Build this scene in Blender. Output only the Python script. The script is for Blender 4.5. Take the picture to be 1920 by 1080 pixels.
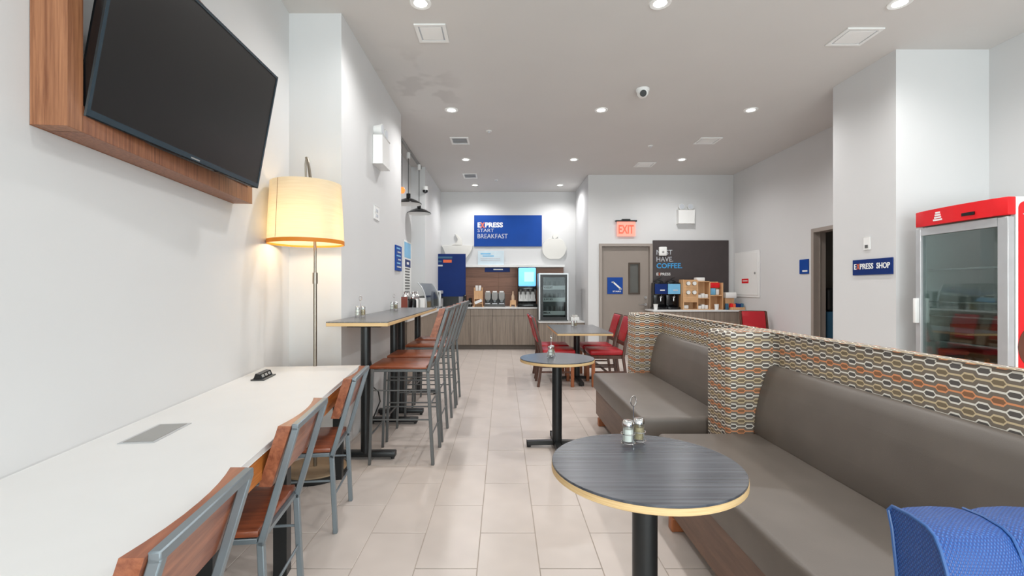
import bpy, bmesh, math, random
from mathutils import Vector, Matrix
random.seed(7)
for o in list(bpy.data.objects): bpy.data.objects.remove(o, do_unlink=True)
SC = bpy.context.scene
COL = SC.collection
PI = math.pi

# ------------------------------------------------------------------ camera, world, light
CAMH, CEIL = 1.33, 3.58
cd = bpy.data.cameras.new('camera'); cam = bpy.data.objects.new('camera', cd); COL.objects.link(cam)
cam.location = (0, 0, CAMH); cam.rotation_euler = (PI/2, 0, 0)
cd.sensor_width = 36; cd.lens = 870*36/1920; cd.shift_x = 17/1920; cd.clip_start = 0.02
SC.camera = cam
w = bpy.data.worlds.new('world'); SC.world = w; w.use_nodes = True
w.node_tree.nodes['Background'].inputs[0].default_value = (0.93, 0.96, 1, 1)
w.node_tree.nodes['Background'].inputs[1].default_value = 1.0
SC.view_settings.view_transform = 'Standard'; SC.view_settings.look = 'None'
SC.view_settings.exposure = 0.05; SC.view_settings.gamma = 1
SC.view_settings.use_curve_mapping = False
def light(name, kind, loc, rot, energy, color=(1, 1, 1), **kw):
    d = bpy.data.lights.new(name, kind); o = bpy.data.objects.new(name, d); COL.objects.link(o)
    o.location = loc; o.rotation_euler = rot; d.energy = energy; d.color = color
    for k, v in kw.items(): setattr(d, k, v)
    return o
# added area light at assumed windows behind the camera, tilted to brighten the ceiling
light('added_window_fill', 'AREA', (1.7, -3.4, 1.5), (PI/2+.62, 0, 0), 480, (0.96, 0.98, 1), shape='RECTANGLE', size=5.0, size_y=2.7)
SPOT_W = 66
LAMP_W = 5

# ------------------------------------------------------------------ materials
def lin(c): return tuple((v/255/12.92 if v/255 <= 0.04045 else ((v/255+0.055)/1.055)**2.4) for v in c)
def nodes(name):
    m = bpy.data.materials.new(name); m.use_nodes = True
    nt = m.node_tree; return m, nt, nt.nodes['Principled BSDF']
def N(nt, t, **kw):
    n = nt.nodes.new(t)
    for k, v in kw.items(): setattr(n, k, v)
    return n
def ramp(nt, fac, stops):
    r = N(nt, 'ShaderNodeValToRGB'); e = r.color_ramp.elements
    while len(e) < len(stops): e.new(0.5)
    for i, (p, c) in enumerate(stops): e[i].position = p; e[i].color = (*c, 1)
    nt.links.new(fac, r.inputs[0]); return r.outputs[0]
def scaled(c, f): return tuple(min(1, v*f) for v in c)
def plain(name, rgb, rough=0.5, metal=0.0, var=0.05, scale=6, bump=0.0, bscale=200, coat=0, spec=0.5):
    m, nt, p = nodes(name); c = lin(rgb)
    tc = N(nt, 'ShaderNodeTexCoord'); nz = N(nt, 'ShaderNodeTexNoise'); nz.inputs['Scale'].default_value = scale
    nt.links.new(tc.outputs['Object'], nz.inputs['Vector'])
    nt.links.new(ramp(nt, nz.outputs['Fac'], [(0.3, scaled(c, 1-var)), (0.7, scaled(c, 1+var))]), p.inputs['Base Color'])
    p.inputs['Roughness'].default_value = rough; p.inputs['Metallic'].default_value = metal
    p.inputs['Coat Weight'].default_value = coat; p.inputs['Specular IOR Level'].default_value = spec
    if bump:
        n2 = N(nt, 'ShaderNodeTexNoise'); n2.inputs['Scale'].default_value = bscale
        nt.links.new(tc.outputs['Object'], n2.inputs['Vector'])
        b = N(nt, 'ShaderNodeBump'); b.inputs['Strength'].default_value = bump; b.inputs['Distance'].default_value = 0.004
        nt.links.new(n2.outputs['Fac'], b.inputs['Height']); nt.links.new(b.outputs[0], p.inputs['Normal'])
    return m
def wood(name, c1, c2, grain=(1, 1, 12), scale=5, rough=0.4, coat=0.0, mid=None):
    m, nt, p = nodes(name)
    tc = N(nt, 'ShaderNodeTexCoord'); mp = N(nt, 'ShaderNodeMapping'); mp.inputs['Scale'].default_value = grain
    nt.links.new(tc.outputs['Object'], mp.inputs[0])
    nz = N(nt, 'ShaderNodeTexNoise'); nz.inputs['Scale'].default_value = scale; nz.inputs['Detail'].default_value = 6
    nz.inputs['Roughness'].default_value = 0.65; nz.inputs['Distortion'].default_value = 0.4
    nt.links.new(mp.outputs[0], nz.inputs['Vector'])
    a, b = lin(c1), lin(c2); md = lin(mid) if mid else tuple((x+y)/2 for x, y in zip(a, b))
    nt.links.new(ramp(nt, nz.outputs['Fac'], [(0.3, a), (0.5, md), (0.7, b)]), p.inputs['Base Color'])
    p.inputs['Roughness'].default_value = rough; p.inputs['Coat Weight'].default_value = coat
    return m
def emit(name, rgb, strength):
    m, nt, p = nodes(name); c = lin(rgb)
    p.inputs['Base Color'].default_value = (*c, 1); p.inputs['Emission Color'].default_value = (*c, 1)
    p.inputs['Emission Strength'].default_value = strength; p.inputs['Roughness'].default_value = 0.4
    return m
def glass(name, tint=(235, 242, 240), refl=0.12, rough=0.02):
    m, nt, p = nodes(name); nt.nodes.remove(p)
    t = N(nt, 'ShaderNodeBsdfTransparent'); t.inputs[0].default_value = (*lin(tint), 1)
    g = N(nt, 'ShaderNodeBsdfGlossy'); g.inputs['Roughness'].default_value = rough
    fr = N(nt, 'ShaderNodeLayerWeight'); fr.inputs[0].default_value = 0.35
    mr = N(nt, 'ShaderNodeMapRange'); mr.inputs[3].default_value = refl; mr.inputs[4].default_value = min(1, refl+0.35)
    nt.links.new(fr.outputs['Fresnel'], mr.inputs[0])
    x = N(nt, 'ShaderNodeMixShader'); nt.links.new(mr.outputs[0], x.inputs[0])
    nt.links.new(t.outputs[0], x.inputs[1]); nt.links.new(g.outputs[0], x.inputs[2])
    nt.links.new(x.outputs[0], nt.nodes['Material Output'].inputs[0]); return m
def shade_cloth():
    m, nt, p = nodes('lampshade linen'); nt.nodes.remove(p)
    tc = N(nt, 'ShaderNodeTexCoord'); mp = N(nt, 'ShaderNodeMapping'); mp.inputs['Scale'].default_value = (3, 3, 90)
    nt.links.new(tc.outputs['Object'], mp.inputs[0]); nz = N(nt, 'ShaderNodeTexNoise'); nz.inputs['Scale'].default_value = 2
    nt.links.new(mp.outputs[0], nz.inputs['Vector'])
    c = ramp(nt, nz.outputs['Fac'], [(0.3, (0.86, 0.79, 0.64)), (0.7, (0.92, 0.86, 0.72))])
    d = N(nt, 'ShaderNodeBsdfDiffuse'); t = N(nt, 'ShaderNodeBsdfTranslucent'); x = N(nt, 'ShaderNodeMixShader'); x.inputs[0].default_value = 0.55
    nt.links.new(c, d.inputs[0]); nt.links.new(c, t.inputs[0]); nt.links.new(d.outputs[0], x.inputs[1]); nt.links.new(t.outputs[0], x.inputs[2])
    nt.links.new(x.outputs[0], nt.nodes['Material Output'].inputs[0]); return m
def chain_fabric():
    """rows of linked long hexagons: white, tan, white, orange outlines on taupe"""
    m, nt, p = nodes('chain link upholstery')
    L = nt.links.new
    def mth(op, a, b=None, c=None):
        n = N(nt, 'ShaderNodeMath', operation=op)
        for i, v in enumerate((a, b, c)):
            if v is None: continue
            if isinstance(v, (int, float)): n.inputs[i].default_value = v
            else: L(v, n.inputs[i])
        return n.outputs[0]
    uv = N(nt, 'ShaderNodeUVMap'); sp = N(nt, 'ShaderNodeSeparateXYZ'); L(uv.outputs[0], sp.inputs[0])
    PX, PY = 0.0963, 0.0297
    q = mth('DIVIDE', sp.outputs[1], PY); row = mth('FLOOR', q)
    par = mth('MODULO', mth('ADD', row, 400), 2)
    u = mth('ADD', mth('DIVIDE', sp.outputs[0], PX), mth('MULTIPLY', par, 0.5))
    x = mth('MULTIPLY', mth('ABSOLUTE', mth('SUBTRACT', mth('SUBTRACT', u, mth('FLOOR', u)), 0.5)), PX)
    y = mth('MULTIPLY', mth('ABSOLUTE', mth('SUBTRACT', mth('SUBTRACT', q, row), 0.5)), PY)
    mr = N(nt, 'ShaderNodeMapRange'); L(x, mr.inputs[0])
    for i, v in ((1, 0.015), (2, 0.0255), (3, 0.0114), (4, 0.0)): mr.inputs[i].default_value = v
    h = mr.outputs[0]
    line = mth('LESS_THAN', mth('ABSOLUTE', mth('SUBTRACT', y, h)), 0.0033)
    inner = mth('LESS_THAN', y, h)
    k4 = mth('MODULO', mth('ADD', row, 400), 4)
    def mix(f, a, b):
        n = N(nt, 'ShaderNodeMix', data_type='RGBA'); L(f, n.inputs[0])
        for i, v in ((6, a), (7, b)):
            if isinstance(v, tuple): n.inputs[i].default_value = (*v, 1)
            else: L(v, n.inputs[i])
        return n.outputs[2]
    four = mth('LESS_THAN', k4, 1)
    lc = mix(par, mix(four, lin((206, 186, 150)), lin((224, 150, 104))), lin((232, 226, 214)))
    ic = mix(par, mix(four, lin((124, 108, 86)), lin((140, 100, 72))), lin((92, 86, 82)))
    base = mix(inner, lin((122, 110, 98)), ic)
    L(mix(line, base, lc), p.inputs['Base Color'])
    p.inputs['Roughness'].default_value = 0.85
    b = N(nt, 'ShaderNodeBump'); b.inputs['Strength'].default_value = 0.25; b.inputs['Distance'].default_value = 0.002
    L(line, b.inputs['Height']); L(b.outputs[0], p.inputs['Normal'])
    return m
def weave_vinyl():
    m, nt, p = nodes('blue woven vinyl'); L = nt.links.new
    uv = N(nt, 'ShaderNodeUVMap')
    hs = []
    for ang in (0.6, -0.6):
        mp = N(nt, 'ShaderNodeMapping'); mp.inputs['Rotation'].default_value = (0, 0, ang); L(uv.outputs[0], mp.inputs[0])
        wv = N(nt, 'ShaderNodeTexWave'); wv.inputs['Scale'].default_value = 55; L(mp.outputs[0], wv.inputs['Vector']); hs.append(wv.outputs['Fac'])
    mu = N(nt, 'ShaderNodeMath', operation='MULTIPLY'); L(hs[0], mu.inputs[0]); L(hs[1], mu.inputs[1])
    L(ramp(nt, mu.outputs[0], [(0, lin((30, 62, 128))), (1, lin((58, 112, 186)))]), p.inputs['Base Color'])
    b = N(nt, 'ShaderNodeBump'); b.inputs['Strength'].default_value = 0.6; b.inputs['Distance'].default_value = 0.003
    L(mu.outputs[0], b.inputs['Height']); L(b.outputs[0], p.inputs['Normal'])
    p.inputs['Roughness'].default_value = 0.38; return m

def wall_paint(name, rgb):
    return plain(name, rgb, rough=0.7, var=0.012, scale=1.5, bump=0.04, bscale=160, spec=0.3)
M = {}
M['wall'] = wall_paint('white wall paint', (214, 214, 214))
M['ceiling'] = wall_paint('white ceiling paint', (210, 207, 204))
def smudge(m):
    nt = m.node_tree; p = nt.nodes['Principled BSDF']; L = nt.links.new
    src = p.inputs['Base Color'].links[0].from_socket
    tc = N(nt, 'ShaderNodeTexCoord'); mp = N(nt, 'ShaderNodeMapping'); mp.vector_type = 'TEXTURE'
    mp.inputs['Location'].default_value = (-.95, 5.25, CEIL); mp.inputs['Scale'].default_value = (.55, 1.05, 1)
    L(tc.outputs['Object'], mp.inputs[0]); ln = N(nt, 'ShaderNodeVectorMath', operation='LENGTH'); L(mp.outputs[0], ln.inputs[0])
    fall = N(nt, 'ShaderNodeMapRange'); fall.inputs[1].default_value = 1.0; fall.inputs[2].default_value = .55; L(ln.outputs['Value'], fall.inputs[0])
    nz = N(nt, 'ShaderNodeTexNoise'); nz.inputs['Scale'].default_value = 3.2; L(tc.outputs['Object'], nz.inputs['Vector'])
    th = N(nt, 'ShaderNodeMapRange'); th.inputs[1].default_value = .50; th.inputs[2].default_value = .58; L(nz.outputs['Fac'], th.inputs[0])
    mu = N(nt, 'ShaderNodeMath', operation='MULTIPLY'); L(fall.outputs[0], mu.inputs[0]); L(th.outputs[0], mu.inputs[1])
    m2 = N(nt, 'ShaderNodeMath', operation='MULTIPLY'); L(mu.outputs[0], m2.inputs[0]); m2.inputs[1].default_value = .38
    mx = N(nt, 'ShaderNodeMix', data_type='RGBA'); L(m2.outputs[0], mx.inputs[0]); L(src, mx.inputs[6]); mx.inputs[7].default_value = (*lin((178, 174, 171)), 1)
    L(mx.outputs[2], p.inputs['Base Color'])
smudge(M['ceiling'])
M['tile'] = plain('pale porcelain tile', (207, 196, 188), rough=0.32, var=0.07, scale=3.2, bump=0.02, bscale=60)
M['grout'] = plain('grey grout', (180, 168, 158), rough=0.9)
M['white_top'] = plain('white solid surface', (224, 224, 223), rough=0.4, var=0.01)
M['apron'] = wood('orange oak edge', (150, 84, 34), (206, 130, 62), (2, 0.6, 14), 6, 0.4)
M['seatwood'] = wood('cherry stained wood', (98, 42, 22), (158, 84, 50), (1, 9, 9), 4, 0.33, 0.25)
M['slatwood'] = wood('cherry stained back wood', (116, 62, 42), (174, 108, 76), (9, 1, 9), 4, 0.35, 0.2)
M['steel'] = plain('grey blue steel tube', (136, 146, 152), rough=0.42, metal=0.55, var=0.05)
M['darksteel'] = plain('dark grey steel tube', (108, 110, 110), rough=0.42, metal=0.5, var=0.05)
M['black'] = plain('black powder coat', (26, 28, 29), rough=0.38, var=0.1)
M['blackgloss'] = plain('black gloss plastic', (14, 15, 17), rough=0.18, var=0.1)
M['screen'] = plain('television glass', (20, 20, 21), rough=0.3, var=0.05)
M['bezel'] = plain('blue grey bezel', (40, 56, 66), rough=0.25)
M['walnut'] = wood('walnut veneer', (118, 70, 44), (176, 122, 86), (14, 14, 0.5), 5, 0.42)
M['walnut_h'] = wood('walnut veneer cross', (104, 60, 40), (164, 108, 76), (14, 14, 0.5), 6, 0.42)
M['lam'] = wood('slate grey laminate', (54, 57, 64), (92, 95, 102), (0.5, 22, 4), 3, 0.27)
M['lam_y'] = wood('slate grey laminate long', (84, 84, 86), (126, 126, 128), (22, 0.5, 4), 3, 0.27)
M['ply'] = wood('birch plywood edge', (206, 168, 116), (232, 202, 152), (1, 1, 40), 6, 0.5)
M['taupe'] = plain('taupe leatherette', (106, 98, 91), rough=0.42, var=0.07, scale=5, bump=0.12, bscale=350)
M['chain'] = chain_fabric()
M['basepanel'] = wood('brown bench base', (96, 70, 56), (126, 96, 78), (6, 0.6, 6), 4, 0.45)
M['leg'] = wood('honey wood leg', (140, 78, 44), (178, 108, 66), (8, 8, 1), 4, 0.4)
M['darkwood'] = wood('dark walnut frame', (58, 32, 22), (98, 58, 40), (8, 8, 1), 4, 0.4)
M['redvinyl'] = plain('red vinyl', (176, 20, 34), rough=0.35, var=0.06, bump=0.05)
M['bluevinyl'] = weave_vinyl()
M['bluepipe'] = plain('blue piping', (58, 98, 158), rough=0.35)
M['cab'] = wood('grey brown cabinet laminate', (112, 100, 90), (158, 144, 130), (16, 16, 0.5), 3, 0.45)
M['kick'] = plain('toe kick', (104, 96, 88), rough=0.6)
M['backsplash'] = wood('brown plank backsplash', (112, 76, 58), (146, 104, 82), (0.6, 4, 16), 4, 0.45)
M['blue'] = plain('royal blue sign', (8, 66, 150), rough=0.5, var=0.12, scale=1.5, spec=0.25)
M['navy'] = plain('navy sign', (6, 42, 108), rough=0.5, var=0.1, scale=2, spec=0.25)
M['skyblue'] = plain('light blue panel', (120, 186, 226), rough=0.35)
M['board'] = plain('charcoal board', (66, 58, 58), rough=0.55)
M['white'] = plain('white plastic', (238, 238, 236), rough=0.4, var=0.01)
M['cream'] = plain('off white relief', (224, 222, 216), rough=0.6, var=0.01)
M['ltgrey'] = plain('light grey print', (196, 200, 206), rough=0.5)
M['grey'] = plain('grey plastic', (150, 150, 148), rough=0.45)
M['dgrey'] = plain('dark grey plastic', (88, 88, 86), rough=0.45)
M['doorpaint'] = plain('taupe door paint', (146, 135, 126), rough=0.5, var=0.02)
M['doorframe'] = plain('taupe door frame paint', (156, 146, 138), rough=0.5, var=0.02)
M['chrome'] = plain('chrome', (220, 220, 220), rough=0.12, metal=1, var=0.02)
M['nickel'] = plain('brushed nickel', (150, 142, 130), rough=0.3, metal=0.9)
M['alu'] = plain('brushed aluminium', (196, 198, 200), rough=0.35, metal=0.4)
M['red'] = plain('bright red plastic', (226, 22, 30), rough=0.3, var=0.04)
M['orange'] = plain('orange letter', (232, 106, 60), rough=0.5)
M['cyan'] = plain('cyan letter', (60, 160, 220), rough=0.5)
M['salt'] = plain('white salt', (240, 238, 234), rough=0.9, bump=0.1)
M['pepper'] = plain('ground pepper', (170, 152, 118), rough=0.9, var=0.3, scale=300)
M['glass'] = glass('clear glass', (250, 252, 251), refl=0.02)
M['freezerglass'] = glass('tinted freezer glass', (222, 232, 230), 0.07)
M['fridgeglass'] = glass('refrigerator door glass', (215, 222, 222), 0.0, 0.08)
M['winglass'] = glass('window glass', (240, 245, 245), 0.05)
M['doorglass'] = plain('wired door glass', (96, 96, 92), rough=0.15)
M['pine'] = wood('light pine', (200, 150, 104), (228, 186, 140), (8, 8, 0.8), 4, 0.5)
M['pineh'] = wood('light pine shelf', (196, 146, 100), (226, 184, 138), (0.8, 8, 8), 4, 0.5)
M['carton'] = plain('brown cardboard', (128, 78, 48), rough=0.8)
M['beige'] = plain('beige lamp base', (150, 126, 98), rough=0.6)  # reflection on the metal lamp base top put into a flat beige
M['linen'] = shade_cloth()
M['shadeband'] = plain('orange trim ribbon', (214, 126, 24), rough=0.6)
M['lens'] = emit('downlight lens', (255, 252, 246), 14)
M['bulb'] = emit('warm bulb', (255, 214, 150), 30)
M['amber'] = emit('amber globe', (255, 130, 60), 1.2)
M['exitred'] = emit('exit letters', (255, 70, 50), 1.6)
M['exitpanel'] = emit('edge lit exit acrylic', (255, 150, 132), 0.55)
M['display'] = emit('lit drink display', (110, 186, 240), 1.1)
M['display_w'] = emit('lit drink display glow', (160, 214, 250), 1.0)
M['wall_dark'] = wall_paint('darkened storeroom paint', (120, 116, 110))  # wall colour darkened to carry the gloom of the unlit room
M['brown'] = plain('chocolate print', (96, 52, 34), rough=0.5)
M['tealblue'] = plain('teal blue print', (52, 98, 128), rough=0.5)

# ------------------------------------------------------------------ mesh builder
ORG = {}
class B:
    def __init__(s): s.bm = bmesh.new()
    def _bev(s, verts, bev, seg):
        if bev <= 0: return
        es = list({e for v in verts for e in v.link_edges})
        bmesh.ops.bevel(s.bm, geom=es, offset=bev, segments=seg, affect='EDGES', profile=0.5)
    def box(s, x0, x1, y0, y1, z0, z1, bev=0, seg=2):
        r = bmesh.ops.create_cube(s.bm, size=1)['verts']
        for v in r:
            v.co = Vector((x0 if v.co.x < 0 else x1, y0 if v.co.y < 0 else y1, z0 if v.co.z < 0 else z1))
        s._bev(r, bev, seg); return s
    def obox(s, origin, ax, ay, az, bev=0, seg=1):
        o, ax, ay, az = Vector(origin), Vector(ax), Vector(ay), Vector(az)
        r = bmesh.ops.create_cube(s.bm, size=1)['verts']
        for v in r: v.co = o + ax*(v.co.x+.5) + ay*(v.co.y+.5) + az*(v.co.z+.5)
        s._bev(r, bev, seg); return s
    def bar(s, p0, p1, w, h=None, side=(0, 1, 0), bev=0):
        p0, p1 = Vector(p0), Vector(p1); d = (p1-p0); h = h or w
        a = Vector(side); a = (a - d.normalized()*a.dot(d.normalized())).normalized(); b = d.normalized().cross(a)
        return s.obox(p0 - a*w/2 - b*h/2, a*w, b*h, d, bev)
    def cyl(s, p0, p1, r0, r1=None, n=16):
        r1 = r0 if r1 is None else r1
        p0, p1 = Vector(p0), Vector(p1); d = (p1-p0).normalized()
        a = d.orthogonal().normalized(); b = d.cross(a)
        A = [s.bm.verts.new(p0 + (a*math.cos(2*PI*i/n)+b*math.sin(2*PI*i/n))*r0) for i in range(n)]
        C = [s.bm.verts.new(p1 + (a*math.cos(2*PI*i/n)+b*math.sin(2*PI*i/n))*r1) for i in range(n)]
        for i in range(n): s.bm.faces.new((A[i], A[(i+1) % n], C[(i+1) % n], C[i]))
        s.bm.faces.new(A[::-1]); s.bm.faces.new(C); return s
    def lathe(s, prof, c=(0, 0, 0), n=24, close=False):
        c = Vector(c); rings = []
        for r, z in prof:
            if r < 1e-6: rings.append([s.bm.verts.new(c + Vector((0, 0, z)))])
            else: rings.append([s.bm.verts.new(c + Vector((r*math.cos(2*PI*i/n), r*math.sin(2*PI*i/n), z))) for i in range(n)])
        seq = list(zip(rings, rings[1:])) + ([(rings[-1], rings[0])] if close else [])
        for A, C in seq:
            for i in range(n):
                j = (i+1) % n
                f = [A[i % len(A)], A[j % len(A)], C[j % len(C)], C[i % len(C)]]
                u = []
                for v in f:
                    if v not in u: u.append(v)
                if len(u) > 2: s.bm.faces.new(u)
        return s
    def tube(s, pts, r, n=8, closed=False):
        pts = [Vector(p) for p in pts]; m = len(pts); rings = []; prev = None
        for i, p in enumerate(pts):
            if closed: d = pts[(i+1) % m]-pts[i-1]
            else: d = pts[min(i+1, m-1)]-pts[max(i-1, 0)]
            d.normalize()
            a = (prev - d*prev.dot(d)).normalized() if prev and (prev - d*prev.dot(d)).length > 1e-4 else d.orthogonal().normalized()
            prev = a; b = d.cross(a)
            rings.append([s.bm.verts.new(p + (a*math.cos(2*PI*k/n)+b*math.sin(2*PI*k/n))*r) for k in range(n)])
        for i in range(m if closed else m-1):
            A, C = rings[i], rings[(i+1) % m]
            for k in range(n): s.bm.faces.new((A[k], A[(k+1) % n], C[(k+1) % n], C[k]))
        if not closed: s.bm.faces.new(rings[0][::-1]); s.bm.faces.new(rings[-1])
        return s
    def prism(s, poly, axis, a0, a1, bev=0, seg=2):
        def pt(p, a):
            return {'x': Vector((a, p[0], p[1])), 'y': Vector((p[0], a, p[1])), 'z': Vector((p[0], p[1], a))}[axis]
        A = [s.bm.verts.new(pt(p, a0)) for p in poly]; C = [s.bm.verts.new(pt(p, a1)) for p in poly]; n = len(poly)
        for i in range(n): s.bm.faces.new((A[i], A[(i+1) % n], C[(i+1) % n], C[i]))
        s.bm.faces.new(A[::-1]); s.bm.faces.new(C)
        s._bev(A+C, bev, seg); return s
    def add_mesh(s, me): s.bm.from_mesh(me); return s
    def obj(s, name, mat, parent=None, org=None, uv=False, smooth=True):
        bm = s.bm
        bmesh.ops.recalc_face_normals(bm, faces=bm.faces)
        if uv:
            ul = bm.loops.layers.uv.new('UVMap')
            for f in bm.faces:
                n = f.normal; ax = max(range(3), key=lambda i: abs(n[i]))
                for l in f.loops:
                    c = l.vert.co
                    l[ul].uv = {0: (c.y, c.z), 1: (c.x, c.z), 2: (c.y, c.x)}[ax]
        if smooth:
            for f in bm.faces: f.smooth = True
            for e in bm.edges:
                if len(e.link_faces) == 2 and e.calc_face_angle(0) > 0.65: e.smooth = False
        o_ = ORG.get(parent, Vector((0, 0, 0))) if parent else Vector(org or (0, 0, 0))
        if o_.length: bmesh.ops.translate(bm, verts=bm.verts, vec=-o_)
        me = bpy.data.meshes.new(name); bm.to_mesh(me); bm.free()
        me.materials.append(M[mat] if isinstance(mat, str) else mat)
        o = bpy.data.objects.new(name, me); COL.objects.link(o)
        if parent: o.parent = parent
        else: o.location = o_
        ORG[o] = o_
        return o
def tag(o, label=None, cat=None, group=None, kind=None):
    for k, v in (('label', label), ('category', cat), ('group', group), ('kind', kind)):
        if v: o[k] = v
    return o
def thing(name, label, cat, loc=(0, 0, 0), group=None, kind=None):
    o = bpy.data.objects.new(name, None); o.empty_display_size = 0.1; COL.objects.link(o)
    o.location = loc; ORG[o] = Vector(loc); tag(o, label, cat, group, kind); return o
def struct(o): o['kind'] = 'structure'; return o
def copy_tree(o, parent=None):
    c = o.copy(); COL.objects.link(c); c.parent = parent
    for ch in list(o.children): copy_tree(ch, c)
    return c
def box(x0, x1, y0, y1, z0, z1, bev=0, seg=2): return B().box(x0, x1, y0, y1, z0, z1, bev, seg)
def text_bm(body, height, org, ux, uy, depth=0.003, width=None, bold=0.0, center=False):
    """raised lettering: org = lower-left corner, ux / uy = reading and up directions"""
    cu = bpy.data.curves.new('lettering', 'FONT'); cu.body = body; cu.size = 1; cu.extrude = 0.5; cu.offset = bold
    cu.resolution_u = 3
    t = bpy.data.objects.new('lettering', cu); COL.objects.link(t)
    me = bpy.data.meshes.new_from_object(t.evaluated_get(bpy.context.evaluated_depsgraph_get()))
    bpy.data.objects.remove(t); bpy.data.curves.remove(cu)
    xs = [v.co.x for v in me.vertices]; ys = [v.co.y for v in me.vertices]
    x0, x1, y0, y1 = min(xs), max(xs), min(ys), max(ys)
    s = height/(y1-y0); sx = width/(x1-x0) if width else s
    ux, uy = Vector(ux), Vector(uy); uz = ux.cross(uy); org = Vector(org)
    for v in me.vertices:
        v.co = org + ux*((v.co.x-x0)*sx - (center and (x1-x0)*sx/2 or 0)) + uy*((v.co.y-y0)*s) + uz*((v.co.z+0.5)*depth)
    b = B(); b.add_mesh(me); bpy.data.meshes.remove(me); return b
XR, YR, ZU = (1, 0, 0), (0, 1, 0), (0, 0, 1)

# ------------------------------------------------------------------ the room
WK = 0.1126                                                   # the desk wall runs at a slight angle
def wl(y): return -1.7515 + WK*(3.8-y)
def skew_wall(y0, y1, t):
    return [(wl(y0)-t, y0), (wl(y0), y0), (wl(y1), y1), (wl(y1)-t, y1)]
RWX = 4.584
fl = struct(box(-2.6, RWX+0.2, -2.7, 11.1, -0.12, -0.0028).obj('floor', 'grout'))
TW, TL, TX0 = 0.2963, 0.64, -0.4187
tile_me = None; n_t = 0; rest = B()
for i in range(-8, 18):
    x0 = TX0 + i*TW; ph = 2.20 if (i % 2 == 0) else 2.52
    for j in range(-9, 15):
        y0 = ph + j*TL
        if x0 < -2.5 or x0+TW > RWX+.15 or y0 < -2.7 or y0 > 10.5: continue
        g = 0.0022
        vis = (-1.75 < x0 < 0.8 and 1.5 < y0 < 10.0) or (0.8 <= x0 < 1.9 and y0 > 4.2) or (0.7 < x0 < 1.2 and 1.0 < y0 < 4.2)
        if vis and n_t < 290:
            if tile_me is None:
                t = box(g, TW-g, g, TL-g, -0.0035, 0, 0.001, 1).obj('tile', 'tile', fl); tile_me = t.data
            else:
                t = bpy.data.objects.new('tile', tile_me); COL.objects.link(t); t.parent = fl
            t.location = (x0, y0, 0); n_t += 1
        else: rest.box(x0+g, x0+TW-g, y0+g, y0+TL-g, -0.0035, 0)
tag(rest.obj('tile_field', 'tile', fl), kind='stuff')
struct(box(-2.6, RWX+0.2, -2.7, 11.1, CEIL, CEIL+0.12).obj('ceiling', 'ceiling'))
struct(B().prism(skew_wall(-2.6, 3.8, 0.3), 'z', 0, CEIL).obj('wall_left', 'wall'))
struct(box(-2.4, -1.323, 3.8, 6.03, 0, CEIL).obj('wall_left_pier', 'wall'))
struct(box(-2.4, -1.706, 6.03, 8.63, 0, CEIL).obj('wall_left_alcove', 'wall'))
struct(box(-2.4, -1.449, 8.63, 10.87, 0, CEIL).obj('wall_left_rear', 'wall'))
struct(box(-2.4, 1.697, 10.87, 11.0, 0, CEIL).obj('wall_back', 'wall'))
# coffee wall with the doorway cut out (door leaf sits in it)
struct(B().box(1.697, 1.96, 9.23, 11.0, 0, CEIL).box(2.92, RWX, 9.23, 11.0, 0, CEIL).box(1.96, 2.92, 9.23, 11.0, 2.16, CEIL)
       .box(1.96, 2.92, 9.36, 11.0, 0, 2.16).obj('wall_coffee', 'wall'))
# right wall with an open doorway into a dark store room
DY0, DY1, DZ = 5.87, 6.81, 2.15
struct(B().box(RWX, RWX+.14, -2.6, DY0, 0, CEIL).box(RWX, RWX+.14, DY1, 11.0, 0, CEIL).box(RWX, RWX+.14, DY0, DY1, DZ, CEIL).obj('wall_right', 'wall'))
struct(B().box(RWX+.14, 6.2, DY0-.5, DY0-.4, 0, 2.6).box(RWX+.14, 6.2, DY1+.4, DY1+.5, 0, 2.6).box(6.2, 6.3, DY0-.5, DY1+.5, 0, 2.6)
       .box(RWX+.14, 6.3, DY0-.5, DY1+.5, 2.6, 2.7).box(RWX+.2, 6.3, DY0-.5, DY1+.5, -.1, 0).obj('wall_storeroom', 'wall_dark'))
struct(box(3.706, RWX, 4.375, 5.21, 0, CEIL).obj('wall_right_pier', 'wall'))
# street wall behind the camera with an unseen wide window opening, assumed for daylight
struct(B().box(-1.5, -0.9, -2.7, -2.6, 0, CEIL).box(4.3, RWX+.1, -2.7, -2.6, 0, CEIL).box(-0.9, 4.3, -2.7, -2.6, 0, 0.35).box(-0.9, 4.3, -2.7, -2.6, 3.15, CEIL).obj('wall_front', 'wall'))
wf = B()
for x in (-0.9, 0.8, 2.5, 4.24): wf.box(x, x+.06, -2.68, -2.62, 0.35, 3.15)
wf.box(-0.9, 4.3, -2.68, -2.62, 0.35, 0.41).box(-0.9, 4.3, -2.68, -2.62, 3.09, 3.15)
win = struct(wf.obj('assumed_window_1', 'dgrey'))  # frame of the assumed window, never in view
for x in (-0.84, 0.86, 2.56): box(x, x+1.64, -2.655, -2.645, 0.41, 3.09).obj('pane', 'winglass', win)

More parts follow.
